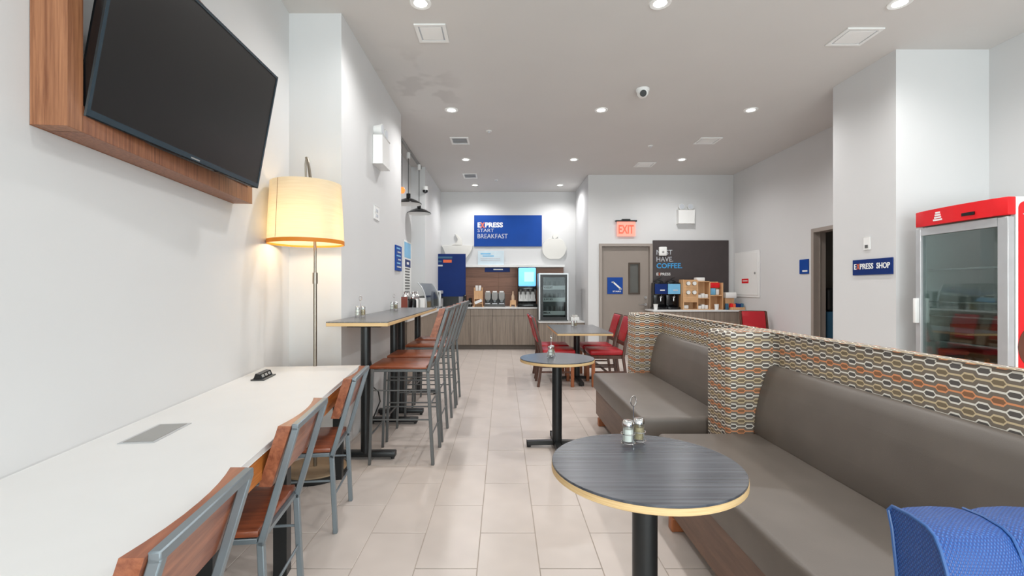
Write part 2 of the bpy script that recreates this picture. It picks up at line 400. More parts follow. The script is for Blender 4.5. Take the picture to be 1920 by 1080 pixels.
# doors
d1 = struct(thing('door_1', None, None, (2.44, 9.23, 0)))
B().box(1.91, 1.965, 9.20, 9.33, 0, 2.21).box(2.915, 2.97, 9.20, 9.33, 0, 2.21).box(1.965, 2.915, 9.20, 9.33, 2.155, 2.21).obj('door_frame', 'doorframe', d1)
lf = B().box(1.968, 2.51, 9.265, 9.31, 0.01, 2.15).box(2.73, 2.912, 9.265, 9.31, 0.01, 2.15).box(2.51, 2.73, 9.265, 9.31, 0.01, 1.21).box(2.51, 2.73, 9.265, 9.31, 1.83, 2.15).obj('door_leaf', 'doorpaint', d1)
B().box(2.505, 2.535, 9.25, 9.30, 1.205, 1.835).box(2.705, 2.735, 9.25, 9.30, 1.205, 1.835).box(2.535, 2.705, 9.25, 9.30, 1.205, 1.235).box(2.535, 2.705, 9.25, 9.30, 1.805, 1.835).obj('vision_frame', plain('dark bronze frame', (72, 58, 46), 0.5), lf)
box(2.535, 2.705, 9.275, 9.285, 1.235, 1.805).obj('pane', 'doorglass', lf)
hb = B().cyl((2.84, 9.262, 1.0), (2.84, 9.225, 1.0), 0.03).cyl((2.84, 9.228, 1.0), (2.70, 9.225, 1.0), 0.011).cyl((2.84, 9.262, 1.14), (2.84, 9.24, 1.14), 0.026)
hb.obj('door_handle', 'chrome', lf)
B().box(1.96, 1.972, 9.25, 9.27, 0.3, 0.42).box(1.96, 1.972, 9.25, 9.27, 1.7, 1.82).obj('hinge', 'nickel', lf)
d2 = struct(thing('door_2', None, None, (RWX, 6.34, 0)))
B().box(RWX-.03, RWX+.15, DY1-.005, DY1+.05, 0, DZ+.05).box(RWX-.03, RWX+.15, DY0-.05, DY0+.005, 0, DZ+.05).box(RWX-.03, RWX+.15, DY0, DY1, DZ-.005, DZ+.05).obj('door_frame', 'doorframe', d2)
B().box(RWX+.155, RWX+1.03, DY0-.05, DY0-.005, 0.01, DZ-.02).obj('door_leaf', 'doorpaint', d2)      # swung back into the store room
B().box(RWX+.05, RWX+.065, DY1-.02, DY1-.006, 0, DZ-.006).obj('door_stop', 'doorframe', d2)
t = thing('storage_bin', 'blue storage bin with a black bag standing in the dark store room', 'bin', (4.95, 6.97, 0))
box(4.78, 5.12, 6.84, 7.1, 0, .98, .02).obj('bin_body', 'tealblue', t); box(4.80, 5.10, 6.86, 7.08, .98, 1.33, .05, 3).obj('black_bag', 'black', t)

# ------------------------------------------------------------------ booth benches
def booth(y0, y1, wing, label):
    t = thing('booth_bench', label, 'bench', (1.3, (y0+y1)/2, 0), 'upholstered booth benches')
    ys = wing                                              # seat runs from y0 to the wing
    B().prism([(1.594, y0), (1.70, y0), (1.70, y1), (1.325, y1), (1.325, ys), (1.594, ys)], 'z', 0.06, 1.072, 0.028, 3).obj('partition', 'chain', t, uv=True)
    B().box(0.90, 1.588, y0, ys-.004, 0.325, 0.485, 0.03, 3).obj('seat_cushion', 'taupe', t)
    B().prism([(1.462, .48), (1.478, .60), (1.508, .74), (1.532, .83), (1.556, .872), (1.588, .885), (1.588, .48)], 'y', y0, ys-.004, 0.014, 2).obj('back_cushion', 'taupe', t)
    B().box(0.93, 1.588, y0+.01, ys-.01, 0.075, 0.322, 0.004, 1).obj('base_panel', 'basepanel', t)
    for x in (0.955, 1.50):
        for y in (y0+.2, ys-.17): B().bar((x, y, 0), (x, y, 0.075), 0.055, 0.075, bev=0.006).obj('leg', 'leg', t)
    B().bar((1.40, (ys+y1)/2, 0), (1.40, (ys+y1)/2, 0.06), 0.06, 0.06).obj('leg', 'leg', t)
    return t
booth(1.13, 3.02, 2.72, 'taupe booth bench with patterned back, behind the round table with the larger shakers')
booth(3.03, 4.95, 4.65, 'taupe booth bench with patterned back, between the red chairs and the other bench')

# ------------------------------------------------------------------ round pedestal tables
def round_table(x, y, label):
    t = thing('round_table', label, 'table', (x, y, 0), 'round pedestal tables')
    B().lathe([(0, .7385), (.3085, .7385), (.3085, .7445), (.3075, .7455), (0, .7455)], (x, y, 0), 64).obj('table_top', 'lam', t)
    B().lathe([(0, .716), (.306, .716), (.310, .719), (.310, .7385), (0, .7385)], (x, y, 0), 64).obj('edge_band', 'ply', t)
    B().cyl((x, y, .04), (x, y, .70), .041, n=32).obj('column', 'black', t)
    box(x-.12, x+.12, y-.12, y+.12, .70, .716).obj('mounting_plate', 'black', t)
    for dx, dy in ((1, 0), (-1, 0), (0, 1), (0, -1)):
        f = B().bar((x+dx*.03, y+dy*.03, .04), (x+dx*.255, y+dy*.255, .032), .055, .035, side=(dy, dx, 0), bev=.006).obj('foot', 'black', t)
        B().cyl((x+dx*.235, y+dy*.235, 0), (x+dx*.235, y+dy*.235, .018), .016, n=12).obj('glide', 'black', f)
round_table(0.4745, 1.552, 'round slate grey table with plywood edge, nearer the blue chair')
round_table(0.453, 3.89, 'round slate grey table with plywood edge, nearer the red chairs')

# salt and pepper caddies
def caddy(x, y, z, label, s=1.0, rz=0.0):
    t = thing('condiment_caddy', label, 'caddy', (0, 0, 0), 'salt and pepper caddies')
    wb = B()
    for cx in (-.027, .027):
        for h in (.012, .045):
            wb.tube([(cx+.0255*math.cos(k*PI/8), .0255*math.sin(k*PI/8), h) for k in range(16)], .0016, 6, True)
        for sy in (-1, 1):
            wb.tube([(cx, sy*.0255, .045), (cx, sy*.0255, .004), (cx, sy*.029, .004)], .0016, 6)
            wb.cyl((cx, sy*.027, .008), (cx, sy*.027, 0), .004, .003, 8)
    wb.tube([(0, 0, .012), (0, 0, .145)], .0018, 6)
    wb.tube([(.014*math.cos(k*PI/8), 0, .162+.019*math.sin(k*PI/8)) for k in range(16)], .0022, 6, True)
    wb.bar((-.02, 0, .012), (.02, 0, .012), .003)
    wb.obj('wire_rack', 'chrome', t)
    for cx, fill in ((-.027, 'salt'), (.027, 'pepper')):
        j = B().lathe([(0, .0135), (.0215, .0135), (.023, .018), (.0205, .07), (.019, .078), (.0185, .078), (.0175, .07), (.020, .019), (0, .0165)], (cx, 0, 0), 20).obj('shaker', 'glass', t)
        B().lathe([(0, .017), (.0195, .0185), (.0178, .062), (0, .062)], (cx, 0, 0), 16).obj('filling', fill, j)
        B().lathe([(0, .078), (.0215, .076), (.0215, .086), (.017, .094), (0, .097)], (cx, 0, 0), 20).obj('lid', 'chrome', j)
    t.location = (x, y, z); t.rotation_euler = (0, 0, rz); t.scale = (s, s, s)
    return t
caddy(.488, 1.735, .7455, 'salt and pepper caddy on the round table nearer the blue chair', 1.0, 0.5)
caddy(.41, 3.95, .7455, 'salt and pepper caddy on the round table nearer the red chairs', 1.0, 1.2)
caddy(1.07, 6.98, .7455, 'salt and pepper caddy on the square-cornered dining table', 1.0, 0.4)
caddy(-1.235, 4.02, 1.0785, 'salt and pepper caddy on the high table nearer the floor lamp', 1.0, 0.9)
caddy(-1.235, 5.26, 1.0785, 'salt and pepper caddy on the high table nearer the buffet counter', 1.0, 0.9)

# ------------------------------------------------------------------ desk along the angled wall
TH = math.atan(WK); DN = Vector((math.cos(TH), math.sin(TH), 0)); DU = Vector((-math.sin(TH), math.cos(TH), 0))
def wp(y, off, z):                                            # point off metres out from the angled wall
    return Vector((wl(y), y, z)) + DN*off
DZT = 0.768
t = thing('work_desk', 'long white communal desk along the angled wall below the television', 'desk', (wl(1.6)+.33, 1.6, 0))
Y0, Y1 = -0.15, 3.304
p0, p1 = wp(Y0, .004, 0), wp(Y1, .004, 0); LEN = (p1-p0).length
def dbox(s0, s1, o0, o1, z0, z1, bev=0):                      # along the wall, out from the wall, height
    return B().obox(p0 + DU*s0 + DN*o0 + Vector((0, 0, z0)), DU*(s1-s0), DN*(o1-o0), Vector((0, 0, z1-z0)), bev)
dbox(0, LEN, 0, .655, DZT-.022, DZT, .002).obj('desk_top', 'white_top', t)
dbox(.01, LEN-.005, .618, .648, DZT-.115, DZT-.022).obj('front_apron', 'apron', t)
dbox(LEN-.035, LEN-.005, .01, .618, DZT-.115, DZT-.022).obj('end_apron', 'apron', t)
for s in (.35, 1.60, 2.27, LEN-.12):
    B().add_mesh(dbox(s-.03, s+.03, .50, .56, 0, DZT-.024).obj('tmp', 'black').data).obj('leg', 'black', t)
for o in [o for o in bpy.data.objects if o.name.startswith('tmp')]: bpy.data.objects.remove(o)
# pop-up socket and flush power hatch
def desk_item(y, off): return wp(y, off, DZT)
g = desk_item(2.79, .115)
t = thing('power_socket', 'small black tilted power socket block on the white desk', 'socket', tuple(g))
B().obox(g+Vector((0, 0, .0005)), DU*.19, DN*.075, Vector((0, 0, .006)), .002).obj('plate', 'dgrey', t)
hw = B(); base = g + DN*.01 + Vector((0, 0, .0065))
vs = [base, base+DN*.05, base+DN*.038+Vector((0, 0, .03)), base+DN*.012+Vector((0, 0, .034))]
A = [hw.bm.verts.new(v+DU*.01) for v in vs]; C = [hw.bm.verts.new(v+DU*.18) for v in vs]
for i in range(4): hw.bm.faces.new((A[i], A[(i+1) % 4], C[(i+1) % 4], C[i]))
hw.bm.faces.new(A[::-1]); hw.bm.faces.new(C)
hs = hw.obj('socket_body', 'blackgloss', t)
for k in range(3):
    B().obox(base+DN*.0455+DU*(.025+k*.05)+Vector((0, 0, .0105)), DU*.032, DN*.003-Vector((0, 0, .001)), Vector((0, 0, .014))-DN*.0055).obj('outlet', 'grey', hs)
g = desk_item(1.655, .122)
t = thing('power_hatch', 'flush grey metal power hatch in the white desk', 'hatch', tuple(g))
B().obox(g+Vector((0, 0, .0003)), DU*.245, DN*.125, Vector((0, 0, .002))).obj('rim', 'alu', t)
B().obox(g+DU*.012+DN*.012+Vector((0, 0, .0024)), DU*.221, DN*.101, Vector((0, 0, .001))).obj('flap', 'grey', t)

# ------------------------------------------------------------------ steel and wood chairs / stools
def steel_chair(name, label, cat, group, sh, top, depth, hw, rake, splay, frame, rods):
    """faces -x, origin below the seat's rear edge; hw = half width, rake = how far the back leans out"""
    t = thing(name, label, cat, (0, 0, 0), group); T = .024
    sb = B().box(-depth-.01, -.006, -hw-.006, hw+.006, sh, sh+.024, .005, 2).obj('seat', 'seatwood', t)
    for s in (-1, 1):
        y = s*hw
        B().bar((splay, y, 0), (0, y, sh-.012), T, bev=.003).bar((0, y, sh-.03), (rake, y, top), T, bev=.003).obj('rear_leg', frame, t)
        B().bar((-depth-.012, y, 0), (-depth+.012, y, sh-.001), T*.85, bev=.003).obj('front_leg', frame, t)
        B().bar((-depth+.02, y, sh-.012), (-.01, y, sh-.012), T*.8, bev=.002).obj('seat_rail', frame, t)
    B().bar((rake-.002, -hw-.012, top), (rake-.002, hw+.012, top), T, side=(1, 0, 0), bev=.003).obj('top_rail', frame, t)
    B().bar((-depth+.012, -hw, sh-.014), (-depth+.012, hw, sh-.014), T*.7, side=(1, 0, 0)).obj('cross_rail', frame, t)
    B().bar((-.004, -hw, sh-.014), (-.004, hw, sh-.014), T*.7, side=(1, 0, 0)).obj('cross_rail', frame, t)
    for z, kinds in rods:
        f = 1-z/sh; fx = -depth-.012*f; rx = splay*f
        for k in kinds:
            b = B()
            if k == 's':
                for s in (-1, 1): b = B().cyl((fx, s*hw, z), (rx, s*hw, z), .006, n=8).obj('side_stretcher', frame, t)
            elif k == 'f': B().cyl((fx, -hw, z), (fx, hw, z), .007, n=8).obj('front_stretcher', frame, t)
            elif k == 'r': B().cyl((rx, -hw, z), (rx, hw, z), .006, n=8).obj('rear_stretcher', frame, t)
    # curved back slat: flat rear, hollow front
    b = B(); z0, z1 = top-.205, top+.008; n = 9; rows = []
    for i in range(n):
        yy = -hw-.022 + (2*hw+.044)*i/(n-1); c = (2*i/(n-1)-1)**2
        th = .018+.026*c; col = []
        for z in (z0, z1):
            xb = rake*(z-sh)/(top-sh) - T/2 - .002
            col += [b.bm.verts.new((xb, yy, z)), b.bm.verts.new((xb-th, yy, z+.002))]
        rows.append(col)
    for r, q in zip(rows, rows[1:]):
        for i, j in ((0, 1), (1, 3), (3, 2), (2, 0)): b.bm.faces.new((r[i], r[j], q[j], q[i]))
    for r in (rows[0], rows[-1]): b.bm.faces.new((r[0], r[1], r[3], r[2]))
    b.obj('back_slat', 'slatwood', t)
    return t
ch = steel_chair('desk_chair', '', 'chair', 'steel and wood chairs along the white desk', .44, .83, .40, .193, .122, .02, 'steel', [(.285, 's'), (.20, 'r')])
DCH = [((-.688, .985), 'steel framed wooden chair at the white desk, farthest from the floor lamp'),
       ((-.862, 1.812), 'steel framed wooden chair at the white desk, middle one of three'),
       ((-.950, 2.725), 'steel framed wooden chair at the white desk, nearest the floor lamp')]
# rear-bend position = back-top position minus the rake
for i, ((x, y), lab) in enumerate(DCH):
    c = ch if i == 0 else copy_tree(ch)
    top = [(-.666, 1.061), (-.767, 1.866), (-.829, 2.722)][i]
    c.location = (top[0]-.122*math.cos(TH), top[1]-.122*math.sin(TH), 0); c.rotation_euler = (0, 0, TH); c['label'] = lab
st = steel_chair('bar_stool', '', 'stool', 'bar stools at the high tables', .722, 1.165, .425, .193, .146, .04, 'darksteel', [(.34, 's'), (.56, 's'), (.22, 'fr'), (.45, 'r')])
for i, (y, lab) in enumerate([(3.68, 'steel bar stool with wooden seat, first in the row from the white desk'),
                              (4.20, 'steel bar stool with wooden seat, second in the row from the white desk'),
                              (4.95, 'steel bar stool with wooden seat, third in the row from the white desk'),
                              (5.47, 'steel bar stool with wooden seat, last in the row towards the buffet')]):
    c = st if i == 0 else copy_tree(st)
    c.location = (-.566, y, 0); c['label'] = lab

# ------------------------------------------------------------------ high tables
def bar_table(y0, y1, poles, label):
    X0, X1, Z = -1.317, -.857, 1.078
    t = thing('high_table', label, 'table', ((X0+X1)/2, (y0+y1)/2, 0), 'high bar tables along the pier')
    box(X0+.001, X1-.001, y0+.001, y1-.001, Z-.008, Z).obj('table_top', 'lam_y', t)
    box(X0, X1, y0, y1, Z-.034, Z-.008, .002, 1).obj('edge_band', 'ply', t)
    for y in poles:
        x = -1.07
        B().cyl((x, y, .05), (x, y, Z-.05), .038, n=24).obj('pole', 'black', t)
        B().box(x-.13, x+.13, y-.06, y+.06, Z-.05, Z-.034, .003, 1).obj('mounting_plate', 'black', t)
        f = B().box(x-.235, x+.235, y-.035, y+.035, .018, .062, .008, 2).obj('foot', 'black', t)
        for dx in (-.21, .21): B().cyl((x+dx, y, 0), (x+dx, y, .018), .014, n=10).obj('glide', 'black', f)
bar_table(3.45, 4.735, (3.62, 4.56), 'high narrow slate grey table along the pier, nearer the floor lamp')
bar_table(4.74, 6.0, (4.88, 5.82), 'high narrow slate grey table along the pier, nearer the buffet counter')
# power cord under the high table
t = thing('extension_lead', 'black extension lead with plug block hanging under the high table', 'cable', (-1.28, 4.42, 0))
B().tube([(-1.30, 4.55, .62), (-1.27, 4.5, .55), (-1.25, 4.47, .45), (-1.24, 4.44, .38), (-1.19, 4.43, .34), (-1.17, 4.42, .25), (-1.22, 4.40, .12), (-1.27, 4.38, .03), (-1.25, 4.34, .008)], .006, 6).obj('cable', 'black', t)
box(-1.30, -1.22, 4.27, 4.34, 0, .05, .006).obj('plug_block', 'black', t)
box(-1.323, -1.312, 4.52, 4.59, .56, .68, .003).obj('wall_plate', 'white', t)

# ------------------------------------------------------------------ floor lamp
LX, LY = -1.44, 3.40
t = thing('floor_lamp', 'lit floor lamp with cream drum shade and nickel pole in the corner', 'lamp', (LX, LY, 0))
PXL, PYL = -1.352, 3.34
B().lathe([(0, .02), (.225, .02), (.215, .045), (.03, .05), (0, .05)], (PXL, PYL, 0), 48).obj('base', 'beige', t)
B().lathe([(0, 0), (.235, 0), (.24, .008), (.238, .03), (.224, .036), (0, .036)], (PXL, PYL, 0), 48).obj('base_rim', 'black', t)
po = B().cyl((PXL, PYL, .02), (PXL, PYL, 1.38), .013).cyl((PXL, PYL, 1.36), (PXL, PYL, 1.44), .018).cyl((PXL, PYL, 1.44), (PXL+.0, PYL, 1.62), .010)
po.obj('pole', 'nickel', t)
ap = [(PXL, PYL, 1.60), (PXL-.012, PYL+.01, 1.85), (PXL-.04, PYL+.03, 2.08), (PXL-.062, PYL+.045, 2.20), (PXL-.075, PYL+.05, 2.265), (LX, LY, 2.285), (LX-.006, LY, 2.24), (LX-.004, LY, 2.1), (LX, LY, 1.93)]
B().tube(ap[:6], .011, 10).obj('arm', 'nickel', t)
B().tube(ap[5:], .007, 8).obj('hanger_rod', 'nickel', t)
B().cyl((LX, LY, 1.86), (LX, LY, 1.95), .022).obj('socket', 'nickel', t)
sh = B().lathe([(.264, 1.652), (.243, 2.09), (.240, 2.09), (.261, 1.652)], (LX, LY, 0), 48, close=True).obj('lamp_shade', 'linen', t)
B().lathe([(.2655, 1.648), (.2645, 1.676), (.2605, 1.676), (.2605, 1.648)], (LX, LY, 0), 48, close=True).obj('trim_band', 'shadeband', sh)
B().tube([(LX-.2648*.421, LY-.2648*.907, 1.68), (LX-.2442*.421, LY-.2442*.907, 2.088)], .0016, 6).obj('seam', plain('shade seam', (150, 118, 80), .7), sh)
sp = B()
for k in range(3):
    a = k*2*PI/3; sp.cyl((LX, LY, 2.03), (LX+.241*math.cos(a), LY+.241*math.sin(a), 2.06), .003, n=6)
sp.obj('spider', 'nickel', sh)
B().lathe([(0, 1.765), (.022, 1.772), (.031, 1.80), (.02, 1.84), (.013, 1.86), (0, 1.86)], (LX, LY, 0), 20).obj('bulb', 'bulb', t)
light('lamp_bulb', 'POINT', (LX, LY, 1.74), (0, 0, 0), LAMP_W, (1, .77, .52), shadow_soft_size=0.04)

# ------------------------------------------------------------------ television in walnut surround
t = thing('picture_surround', 'deep walnut veneer surround on the angled wall framing the television', 'frame', tuple(wp(2.14, .0, 1.844)))
FA, FB = wp(1.458, .002, 0), wp(2.822, .002, 0); FL = (FB-FA).length
def fbox(s0, s1, z0, z1, d=.108): return B().obox(FA + DU*s0 + Vector((0, 0, z0)), DU*(s1-s0), DN*d, Vector((0, 0, z1-z0)), .0015)
fbox(0, .06, 1.844, 2.72).obj('side_rail', 'walnut', t)
fbox(FL-.06, FL, 1.844, 2.72).obj('side_rail', 'walnut', t)
fbox(.06, FL-.06, 1.844, 1.93).obj('bottom_rail', 'walnut_h', t)
fbox(.06, FL-.06, 2.64, 2.72).obj('top_rail', 'walnut_h', t)
ta, tb = Vector((-1.383, 1.537, 1.904)), Vector((-1.405, 2.657, 1.904)); up = Vector((.117, -.003, .629))
ux = (tb-ta).normalized(); uu = up.normalized(); un = ux.cross(uu)
if un.x < 0: un = -un
W, H = (tb-ta).length, up.length
t = thing('television', 'large black flat screen television tilted down inside the walnut surround', 'television', tuple(ta+ux*W/2))
def tvb(x0, x1, y0, y1, z0, z1, bev=0): return B().obox(ta+ux*x0+uu*y0+un*z0, ux*(x1-x0), uu*(y1-y0), un*(z1-z0), bev)
tvb(0, W, 0, H, -.035, -.002, .004).obj('housing', 'blackgloss', t)
tvb(.012, W-.012, .022, H-.012, -.002, .0005).obj('screen', 'screen', t)
for nm, a in (('bezel', (0, .012, 0, H)), ('bezel', (W-.012, W, 0, H)), ('bezel', (.012, W-.012, 0, .022)), ('bezel', (.012, W-.012, H-.012, H))):
    tvb(*a, -.002, .003).obj(nm, 'bezel', t)
tvb(W*.5-.03, W*.5+.03, .006, .012, .003, .0036).obj('maker_badge', 'grey', t)
B().bar(ta+ux*W*.5+uu*H*.5-un*.035, wp(2.1, .003, 2.2), .10, .10).obj('wall_bracket', 'black', t)
tvb(W*.66, W*.74, -.006, 0, -.02, .0).obj('infrared_eye', 'blackgloss', t)

# ------------------------------------------------------------------ blue chair
bx0, bx1, by = .84, 1.32, 1.012
t = thing('blue_chair', 'blue woven vinyl armless chair with channelled back at the end of the bench', 'chair', (1.08, .75, 0))
prof = [(.985, .46), (.992, .72), (1.004, .81), (1.014, .846), (1.004, .858), (.96, .861), (.922, .856), (.905, .846), (.893, .825), (.880, .79), (.868, .72), (.86, .46)]
nch = 3; cw = (bx1-bx0)/nch
for k in range(nch):
    b = B(); xs = [0, .06, .2, .5, .8, .94, 1]; rows = []
    for u in xs:
        puff = -.010*(abs(2*u-1)**3)
        if k == 0 and u == 0: puff = 0
        cy, cz = .94, .70
        rows.append([b.bm.verts.new((bx0+.003+cw*k+(cw-.001)*u, y+(0 if y > .96 else -puff), z+(puff if z > .8 else 0))) for y, z in prof])
    for r, q in zip(rows, rows[1:]):
        for i in range(len(prof)): j = (i+1) % len(prof); b.bm.faces.new((r[i], r[j], q[j], q[i]))
    b.bm.faces.new(rows[0]); b.bm.faces.new(rows[-1][::-1])
    b.obj('back_channel', 'bluevinyl', t, uv=True)
for x in (bx0+.002, bx1+.003):
    B().tube([(x, y, z) for y, z in prof], .0035, 8, True).obj('piping', 'bluepipe', t)
for k in (1, 2):
    B().tube([(bx0+.003+cw*k, y+.008, z-.008) for y, z in prof[4:]], .003, 6).obj('piping', 'bluepipe', t)
B().box(bx0-.005, bx1+.005, .44, .985, .34, .46, .03, 3).obj('seat', 'bluevinyl', t, uv=True)
for x in (bx0+.04, bx1-.04):
    for y in (.48, .95): B().cyl((x, y, 0), (x, y, .345), .014, .02, 12).obj('leg', 'black', t)

# ------------------------------------------------------------------ dining table and red chairs
t = thing('dining_table', 'rectangular slate grey dining table with plywood edge between red chairs', 'table', (1.065, 6.7, 0))
box(.704, 1.427, 6.001, 7.399, .7375, .7455).obj('table_top', 'lam_y', t)
box(.703, 1.428, 6.0, 7.4, .712, .7375, .002, 1).obj('edge_band', 'ply', t)
B().cyl((1.065, 6.7, .05), (1.065, 6.7, .69), .045, n=24).obj('column', 'black', t)
box(.9, 1.23, 6.45, 6.95, .69, .712).obj('mounting_plate', 'black', t)
for dx, dy in ((1, 0), (-1, 0), (0, 1), (0, -1)):
    f = B().bar((1.065+dx*.04, 6.7+dy*.04, .045), (1.065+dx*.30, 6.7+dy*.42, .03), .06, .035, side=(dy, dx, 0), bev=.005).obj('foot', 'black', t)
    B().cyl((1.065+dx*.27, 6.7+dy*.39, 0), (1.065+dx*.27, 6.7+dy*.39, .016), .016, n=10).obj('glide', 'black', f)
def red_chair(label):
    """faces +x, origin on the floor under the seat centre"""
    t = thing('red_dining_chair', label, 'chair', (0, 0, 0), 'red upholstered dining chairs'); hw = .205
    B().box(-.22, .23, -.215, .215, .425, .495, .025, 3).obj('seat', 'redvinyl', t)
    B().box(-.215, .215, -.20, .20, .375, .425, .004, 1).obj('seat_frame', 'darkwood', t)
    b = B(); prof = [(-.235, .60), (-.262, .72), (-.296, .85), (-.318, .925), (-.345, .94), (-.378, .925), (-.35, .85), (-.312, .72), (-.285, .60)]
    b.prism(prof, 'y', -.18, .18, .008, 2).obj('back_pad', 'redvinyl', t)
    for s in (-1, 1):
        y = s*hw
        B().bar((-.27, y, 0), (-.215, y, .40), .030, .036, bev=.003).bar((-.215, y, .39), (-.25, y, .62), .030, .036, bev=.003).bar((-.25, y, .61), (-.348, y, .93), .030, .034, bev=.003).obj('rear_leg', 'darkwood', t)
        B().obox((.165, y-.019, .0), (.045, 0, 0), (0, .038, 0), (0, 0, .376), .004).obj('front_leg', 'leg', t)
        B().bar((-.245, y, .20), (.18, y, .20), .018, .024).obj('side_stretcher', 'darkwood', t)
    B().bar((0, -hw, .20), (0, hw, .20), .018, .024, side=(1, 0, 0)).obj('cross_stretcher', 'darkwood', t)
    B().bar((-.243, -hw, .57), (-.243, hw, .57), .022, .045, side=(1, 0, 0)).obj('back_rail', 'darkwood', t)
    B().bar((-.345, -hw, .93), (-.345, hw, .93), .026, .024, side=(1, 0, 0)).obj('back_rail', 'darkwood', t)
    return t
rc = red_chair('')
RC = [((.745, 6.435), 0, 'red vinyl dining chair beside the buffet aisle, nearer the round table'),
      ((.745, 7.02), 0, 'red vinyl dining chair beside the buffet aisle, nearer the glass-door refrigerator'),
      ((1.40, 6.435), PI, 'red vinyl dining chair beside the patterned booth end, nearer the round table'),
      ((1.40, 7.02), PI, 'red vinyl dining chair across the table, nearer the taupe door'),
      ((4.22, 7.62), -PI/2*1.12, 'red vinyl dining chair alone beside the coffee counter')]
for i, ((x, y), rz, lab) in enumerate(RC):
    c = rc if i == 0 else copy_tree(rc)
    c.location = (x, y, 0); c.rotation_euler = (0, 0, rz); c['label'] = lab

# ------------------------------------------------------------------ buffet counters
def cab_unit(x0, x1, yf, yb, z1, label, doors=1, group='laminate base cabinets of the back buffet', drawer=True, name='base_cabinet'):
    t = thing(name, label, 'cabinet', ((x0+x1)/2, (yf+yb)/2, 0), group)
    box(x0, x1, yf+.02, yb, .10, z1).obj('body', 'cab', t)
    box(x0, x1, yf+.06, yb, 0, .10).obj('toe_kick', 'kick', t)
    zt = z1-.004; zd = z1-.16 if drawer else zt
    if drawer: box(x0+.002, x1-.002, yf, yf+.019, zd+.004, zt, .0015, 1).obj('drawer', 'cab', t)
    w = (x1-x0)/doors
    for k in range(doors): box(x0+k*w+.002, x0+(k+1)*w-.002, yf, yf+.019, .105, zd, .0015, 1).obj('door', 'cab', t)
xs = [-1.18, -.70, -.22, .26, .74]
labs = ['grey-brown base cabinet in the corner below the tall blue sign', 'grey-brown base cabinet below the wooden cup tower',
        'grey-brown base cabinet below the cereal dispensers', 'grey-brown base cabinet below the drink dispenser']
for a, b_, l in zip(xs, xs[1:], labs): cab_unit(a, b_-.002, 10.0, 10.86, .885, l)
cab_unit(.745, 1.69, 9.62, 10.86, .61, 'low grey-brown cabinet under the glass-door refrigerator', 2, drawer=False)
for (x0, x1, y0, y1, z0, z1, lab) in ((-1.24, .742, 9.98, 10.865, .885, .916, 'white countertop of the back buffet counter'),
                                     (.742, 1.694, 9.60, 10.865, .61, .635, 'white top of the low cabinet under the refrigerator')):
    tag(box(x0, x1, y0, y1, z0, z1, .002, 1).obj('countertop', 'white_top', org=((x0+x1)/2, (y0+y1)/2, z0)), lab, 'countertop')
t = thing('base_cabinet', 'grey-brown side buffet cabinet running from the high tables to the corner', 'cabinet', (-1.48, 8.0, 0))
box(-1.70, -1.27, 6.05, 8.62, .10, .885).box(-1.44, -1.27, 8.62, 9.97, .10, .885).obj('body', 'cab', t)
box(-1.70, -1.31, 6.05, 8.62, 0, .10).box(-1.44, -1.31, 8.62, 9.97, 0, .10).obj('toe_kick', 'kick', t)
for k in range(7): box(-1.27, -1.252, 6.06+k*.559, 6.06+k*.559+.554, .105, .88, .0015, 1).obj('door', 'cab', t)
tag(B().box(-1.703, -1.245, 6.04, 8.625, .885, .916).box(-1.445, -1.245, 8.625, 9.978, .885, .916).obj('countertop', 'white_top', org=(-1.5, 8, .885)), 'white countertop of the side buffet below the pendant lamps', 'countertop')
# backsplash, ledge
t = thing('backsplash', 'brown plank backsplash panel with white ledge behind the back buffet', 'backsplash', (.30, 10.85, .916))
for k in range(4):
    z0 = .917+k*.2225
    for (x0, x1) in ((-.90, -.10), (-.098, .62), (.622, 1.40)): box(x0, x1, 10.74, 10.865, z0, z0+.2215, .001, 1).obj('plank', 'backsplash', t)
box(-.90, 1.42, 10.66, 10.866, 1.808, 1.862, .003, 1).obj('ledge', 'white', t)
box(-.42, .16, 10.725, 10.738, 1.70, 1.806, .004, 1).obj('header_sign', 'navy', t)
box(-.22, .0, 10.722, 10.7245, 1.745, 1.77).obj('text_line', 'white', t)

# blue signs on the back wall
def sign(name, label, x0, x1, z0, z1, yf, mat, th=.02, cat='sign', yb=None):
    t = thing(name, label, cat, ((x0+x1)/2, yf+th/2, z0))
    box(x0, x1, yf, yf+th, z0, z1, .002, 1).obj('panel', mat, t); return t
S = 10.84/870
def wx(px, d): return (px-943)*d/870
def wz(py, d): return CAMH+(540-py)*d/870
d = 10.84
t = sign('breakfast_sign', 'large royal blue breakfast sign high on the back wall', wx(889, d), wx(1016, d), wz(462, d), wz(403.5, d), d, 'blue', .028)
def letters(t, body, px0, px1, py0, py1, d, mat, bold=.0, depth=.004):
    return text_bm(body, (py1-py0)*d/870, (wx(px0, d), d, wz(py1, d)), XR, ZU, depth, (px1-px0)*d/870, bold).obj('lettering', mat, t)
letters(t, 'E', 895.5, 901, 417, 426.5, d, 'white', .04); letters(t, 'X', 900.5, 909, 417, 427.5, d, 'orange', .04); letters(t, 'PRESS', 909.5, 943, 417, 426.5, d, 'white', .04)
letters(t, 'START', 895.5, 926, 429, 435, d, 'ltgrey'); letters(t, 'BREAKFAST', 895.5, 952, 438.5, 447, d, 'ltgrey')
d = 10.35
t = sign('tall_sign', 'tall navy sign panel standing in the corner of the buffet', wx(816, d), wx(873, d), wz(556, d), wz(476, d), d, 'navy', .03)
box(wx(830, d), wx(860, d), d+.004, d+.03, .917, wz(556, d)).obj('stand', 'black', t)
